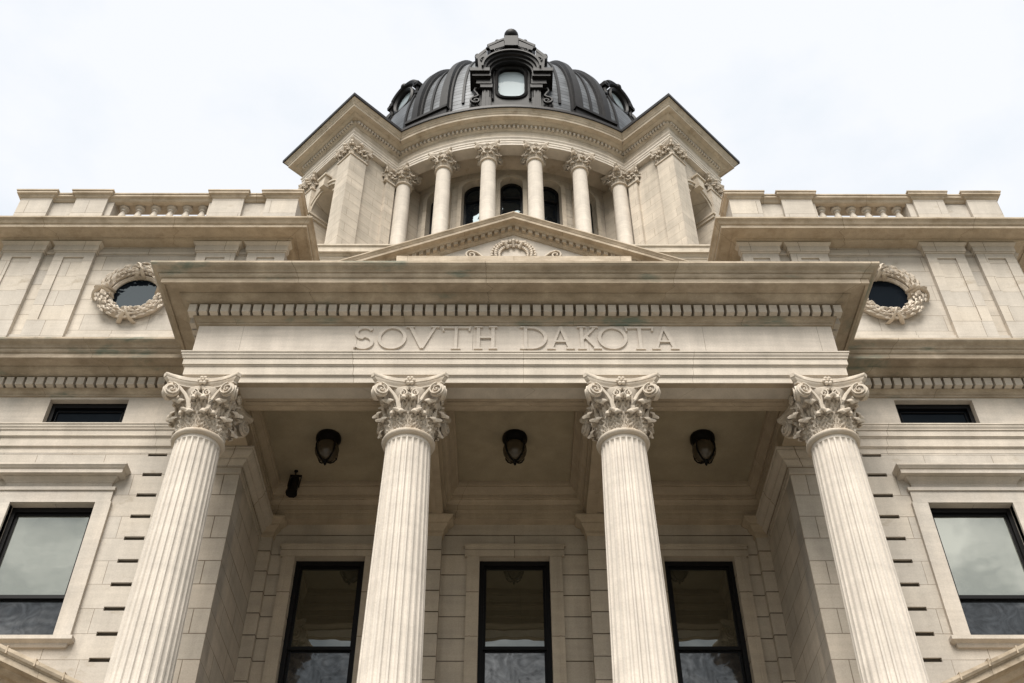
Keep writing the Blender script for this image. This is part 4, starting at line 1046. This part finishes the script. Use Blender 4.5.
# big front dormer
def dormer(th):
    d = Vector((sin(th), -cos(th), 0)); t = Vector((cos(th), sin(th), 0)); o0 = Vector((0, DC, 0)); D0 = 7.42
    fn = lambda a, b, dd: tuple(o0+d*(D0+dd)+t*a+Vector((0, 0, b-.40)))
    fc = lambda a, b, dd: tuple(o0+d*(D0+dd)+t*a+Vector((0, 0, b)))
    mb = MB()
    hw = .54; z0, z1, cz = 38.2, 40.28, 39.2
    def rrect(h_, a, b, r, n=5):
        pts = []
        for cx_, cz_, s0 in ((h_-r, a+r, -pi/2), (h_-r, b-r, 0), (-h_+r, b-r, pi/2), (-h_+r, a+r, pi)):
            pts += [(cx_+r*cos(s0+pi/2*i/n), cz_+r*sin(s0+pi/2*i/n)) for i in range(n+1)]
        return pts
    hole = rrect(hw, z0, z1, .42)
    mb.panel(hole, (-1.22, 1.22, 36.4, 40.5), 0, -.2, fn)
    for s2 in (-1, 1): mb.add([fn(s2*1.22, 36.4, 0), fn(s2*1.22, 36.4, -2.6), fn(s2*1.22, 40.5, -2.6), fn(s2*1.22, 40.5, 0)], [(0, 1, 2, 3)])
    # barrel top
    half = [(1.22*cos(pi*i/24), 40.5+.4*sin(pi*i/24)) for i in range(25)]
    mb.prism(half, fn, -2.6, .0)
    o = part(mb, 'dormer', M['rib'], smooth=35, normals=False)
    # frame ring
    mb = MB(); inn, md, ou = rrect(hw-.0, z0, z1, .42), rrect(hw+.06, z0-.06, z1+.06, .46), rrect(hw+.14, z0-.12, z1+.14, .5); n = len(inn); vs = []
    for i in range(n): vs += [fn(*inn[i], -.06), fn(*inn[i], .05), fn(*md[i], .11), fn(*ou[i], .06), fn(*ou[i], -.02)]
    mb.add(vs, [(i*5+j, i*5+(j+1) % 5, ((i+1) % n)*5+(j+1) % 5, ((i+1) % n)*5+j) for i in range(n) for j in range(5)])
    for r_, d_ in ((.76, .06), (.88, .12)):               # nested arch bands above the window
        pts = [fn(r_*cos(pi*i/20), 39.78+r_*.98*sin(pi*i/20), d_) for i in range(21)]; mb.tube([fn(r_, 38.0, d_)]+pts+[fn(-r_, 38.0, d_)], .055, 6)
    build(mb, 'window_surround', M['rib'], o, smooth=35)
    mb = MB(); mb.add([fn(a, b, -.12) for a, b in rrect(hw+.03, z0-.03, z1+.03, .44)], [tuple(range(n))]); build(mb, 'pane', M['glass_bright'], o, smooth=0)
    # pilasters, entablature returns and hood
    for s2 in (-1, 1):
        mb = MB()
        a, b = sorted((s2*.84, s2*1.20)); mb.prism([(a, 36.5), (b, 36.5), (b, 38.55), (a, 38.55)], fn, -.05, .16)
        for dx in (-.07, .07): m_ = s2*1.02+dx; mb.prism([(m_-.03, 36.9), (m_+.03, 36.9), (m_+.03, 38.45), (m_-.03, 38.45)], fn, .15, .19)
        a, b = sorted((s2*.78, s2*1.28)); mb.prism([(a, 38.55), (b, 38.55), (b, 38.78), (a, 38.78)], fn, -.05, .27)
        a, b = sorted((s2*.82, s2*1.45)); mb.prism([(a, 38.78), (b, 38.78), (b, 39.12), (a, 39.12)], fn, -.6, .30)
        a, b = sorted((s2*.86, s2*1.62)); mb.prism([(a, 39.12), (b, 39.12), (b, 39.34), (a, 39.34)], fn, -.6, .45)
        a, b = sorted((s2*.90, s2*1.72)); mb.prism([(a, 39.34), (b, 39.34), (b, 39.56), (a, 39.56)], fn, -.6, .56)
        mb.ball(fn(s2*1.45, 39.70, .1), .12, 8, (1, 1, 1.6))
        build(mb, 'pilaster', M['rib'], o, smooth=30)
    mb = MB(); prof = [(.86, .0), (.86, .30), (.93, .32), (.95, .42), (1.03, .44), (1.06, .54), (1.16, .57), (1.16, .66), (1.24, .66), (1.27, -.6), (.86, -.6)]
    n = 30; vs = []
    for i in range(n+1):
        a = pi*i/n; vs += [fn(r_*cos(a), 39.58+r_*1.02*sin(a), dd) for r_, dd in prof]
    k = len(prof); mb.add(vs, [(i*k+j, i*k+(j+1) % k, (i+1)*k+(j+1) % k, (i+1)*k+j) for i in range(n) for j in range(k)]+[tuple(range(k))[::-1], tuple(range(n*k, (n+1)*k))])
    build(mb, 'arched_hood', M['rib'], o, smooth=30)
    for s2 in (-1, 1):
        mb = MB(); spiral(mb, fn(s2*1.46, 37.85, .08), Vector((0, 0, 1)), t*s2, .22, 1.5, .06, 1, [fn(s2*1.28, 38.72, .08), fn(s2*1.5, 38.70, .08), fn(s2*1.53, 38.52, .08), fn(s2*1.42, 38.32, .08), fn(s2*1.36, 38.16, .08)])
        mb.prism([(s2*1.22, 36.6), (s2*1.72, 36.6), (s2*1.72, 37.9), (s2*1.60, 38.12), (s2*1.46, 38.3), (s2*1.56, 38.6), (s2*1.50, 38.76), (s2*1.22, 38.8)], fn, -.5, -.06)
        build(mb, 'console_scroll', M['rib'], o, smooth=40)
    # crest above: cartouche, stepped wings and ball
    mb = MB(); D1 = -.72
    pts = [fc(.66*cos(pi*i/16), 42.15+.72*sin(pi*i/16), D1) for i in range(17)]; mb.tube(pts, .11, 8)
    pts = [fc(.45*cos(pi*i/16), 42.1+.50*sin(pi*i/16), D1) for i in range(17)]; mb.tube(pts, .06, 8)
    mb.prism([(.6*cos(pi*i/16), 42.1+.68*sin(pi*i/16)) for i in range(17)], fc, D1-.8, D1-.02)
    mb.prism([(-1.2, 40.6), (1.2, 40.6), (.95, 42.1), (-.95, 42.1)], fc, D1-1.0, D1-.1)
    for a in (R(90), R(55), R(125)): mb.ball(fc(.22*cos(a), 42.2+.26*sin(a), D1), .13, 8)
    for s2 in (-1, 1):
        for q in ([(.30, 42.75), (.92, 42.42), (1.02, 42.72), (.34, 43.30)], [(.26, 43.25), (1.0, 42.68), (1.08, 42.88), (.26, 43.5)], [(.95, 41.2), (1.42, 40.9), (1.48, 41.75), (1.12, 42.35)], [(1.08, 42.30), (1.52, 41.7), (1.60, 41.9), (1.13, 42.55)]):
            mb.prism([(s2*x, z) for x, z in q], fc, D1-.55, D1+.12)
        mb.ball(fc(s2*.62, 43.28, D1), .12, 8); mb.ball(fc(s2*1.04, 42.62, D1+.05), .10, 8); mb.ball(fc(s2*1.5, 42.05, D1), .12, 8, (1, 1, 1.5))
        spiral(mb, fc(s2*.62, 42.35, D1+.14), Vector((0, 0, 1)), t*s2, .14, 1.4, .035, 1)
        spiral(mb, fc(s2*1.2, 41.6, D1+.14), Vector((0, 0, 1)), t*s2, .16, 1.4, .04, 1)
    mb.box(-.32, .32, 0, 0, 0, 0) if False else mb.prism([(-.3, 42.7), (.3, 42.7), (.3, 43.5), (-.3, 43.5)], fc, D1-.4, D1+.2)
    mb.ball(fc(0, 43.95, D1-.1), .33, 14)
    build(mb, 'crest', M['rib'], o, smooth=35)
dormer(0)
def lucarne(th):
    """small oval window dormer on the shoulder of the dome"""
    d = Vector((sin(th), -cos(th), 0)); t = Vector((cos(th), sin(th), 0)); o0 = Vector((0, DC, 0)); D0 = 6.75; zc = 41.4; S = .92
    fn = lambda a, b, dd: tuple(o0+d*(D0+dd*S)+t*a*S+Vector((0, 0, zc+b*S)))
    ov = lambda s_: [(.56*s_*cos(2*pi*i/28), .70*s_*sin(2*pi*i/28)) for i in range(28)]
    mb = MB(); n = 28; vs = []
    for i in range(n): vs += [fn(*ov(1)[i], -.1), fn(*ov(1)[i], .10), fn(*ov(1.14)[i], .20), fn(*ov(1.30)[i], .12), fn(*ov(1.30)[i], -1.6)]
    mb.add(vs, [(i*5+j, i*5+(j+1) % 5, ((i+1) % n)*5+(j+1) % 5, ((i+1) % n)*5+j) for i in range(n) for j in range(4)])
    mb.prism([(-.95, -1.5), (.95, -1.5), (.85, -.6), (-.85, -.6)], fn, -1.2, .02)
    pts = [fn(.98*cos(R(15)+R(150)*i/16), .12+1.0*sin(R(15)+R(150)*i/16), .1) for i in range(17)]; mb.tube(pts, .15, 8)
    for s2 in (-1, 1):
        spiral(mb, fn(s2*.92, -.62, .05), Vector((0, 0, 1)), t*s2, .26, 1.4, .08, 1, [fn(s2*.85, .35, .05), fn(s2*.98, .1, .05), fn(s2*.9, -.15, .05)])
        mb.prism([(s2*.75, .3), (s2*1.12, .2), (s2*1.16, .42), (s2*.75, .62)], fn, -.6, .22)
    mb.ball(fn(0, 1.12, .12), .2, 8)
    o = part(mb, 'oval_dormer', M['rib'], smooth=35)
    mb = MB(); mb.add([fn(a, b, -.05) for a, b in ov(1.02)], [tuple(range(28))]); build(mb, 'pane', M['glass_bright'], o, smooth=0)
for k in range(4): lucarne(pi/4+k*pi/2)

# ------------------------------------------------------------------ things hanging under the porch ceiling
LAB = ('dark porch globe lantern hanging in the left bay of the portico ceiling', 'dark porch globe lantern hanging in the middle bay above the centre window', 'dark porch globe lantern hanging in the right bay of the portico ceiling')
first = None
for x, lb in zip((-3.55, 0, 3.58), LAB):
    zt = 12.922+EYE; at = (x, 16.2, zt)
    if first is None:
        o = thing('ceiling_lantern', at, lb, 'lantern', 'globe lanterns under the portico ceiling')
        mb = MB(); mb.lathe([(.10, 0), (.225, 0), (.24, -.03), (.24, -.10), (.225, -.13), (.21, -.16), (.20, -.20), (.17, -.21)], 28); mb.xform(lambda a, b, c: (a+x, b+16.2, c+zt)); build(mb, 'canopy', M['iron'], o, eye=False, smooth=40)
        mb = MB(); mb.lathe([(.18, -.19), (.215, -.25), (.23, -.33), (.215, -.42), (.17, -.50), (.10, -.56), (.03, -.58)], 28); mb.xform(lambda a, b, c: (a+x, b+16.2, c+zt)); build(mb, 'globe', M['lampglass'], o, eye=False, smooth=40)
        mb = MB()
        for k in range(4):
            a = pi/4+k*pi/2; mb.tube([(r*cos(a)+x, r*sin(a)+16.2, z+zt) for r, z in ((.21, -.17), (.235, -.25), (.25, -.33), (.235, -.43), (.185, -.515), (.11, -.58), (.03, -.60))], .016, 6)
        mb.lathe([(.01, -.57), (.05, -.58), (.04, -.61), (.02, -.63), (.03, -.65), (.01, -.69)], 12, (x, 16.2, zt)); build(mb, 'cage', M['iron'], o, eye=False, smooth=40)
        first = o
    else:
        r = first.copy(); col.objects.link(r); r.location = at; r['label'] = lb
        for ch in list(first.children):
            c2 = ch.copy(); col.objects.link(c2); c2.parent = r
x, y, zt = -4.33, 17.30, 12.925
o = thing('floodlight', (x, y, zt+EYE), 'small black floodlight hanging by a rod in the rear left corner of the portico', 'floodlight')
mb = MB(); mb.tube([(x, y, zt), (x, y, zt-.1)], .012, 6); mb.lathe([(.04, 0), (.04, -.02), (.01, -.03)], 10, (x, y, zt)); build(mb, 'hanging_rod', M['iron'], o, smooth=40)
mb = MB(); T = Matrix.Translation((x, y-.02, zt-.36)) @ Matrix.Rotation(R(3), 4, 'Y') @ Matrix.Rotation(R(-8), 4, 'X')
m2 = MB(); m2.lathe([(.05, .20), (.085, .18), (.098, .12), (.098, -.16), (.115, -.18), (.115, -.24), (.02, -.24)], 8, a0=pi/8); mb.add([tuple(T @ Vector(q)) for q in m2.v], m2.f); mb.box(-.115, -.102, -.025, .025, -.05, .24, T); mb.box(.102, .115, -.025, .025, -.05, .24, T); mb.box(-.115, .115, -.025, .025, .24, .255, T)
build(mb, 'housing', M['iron'], o, smooth=40)
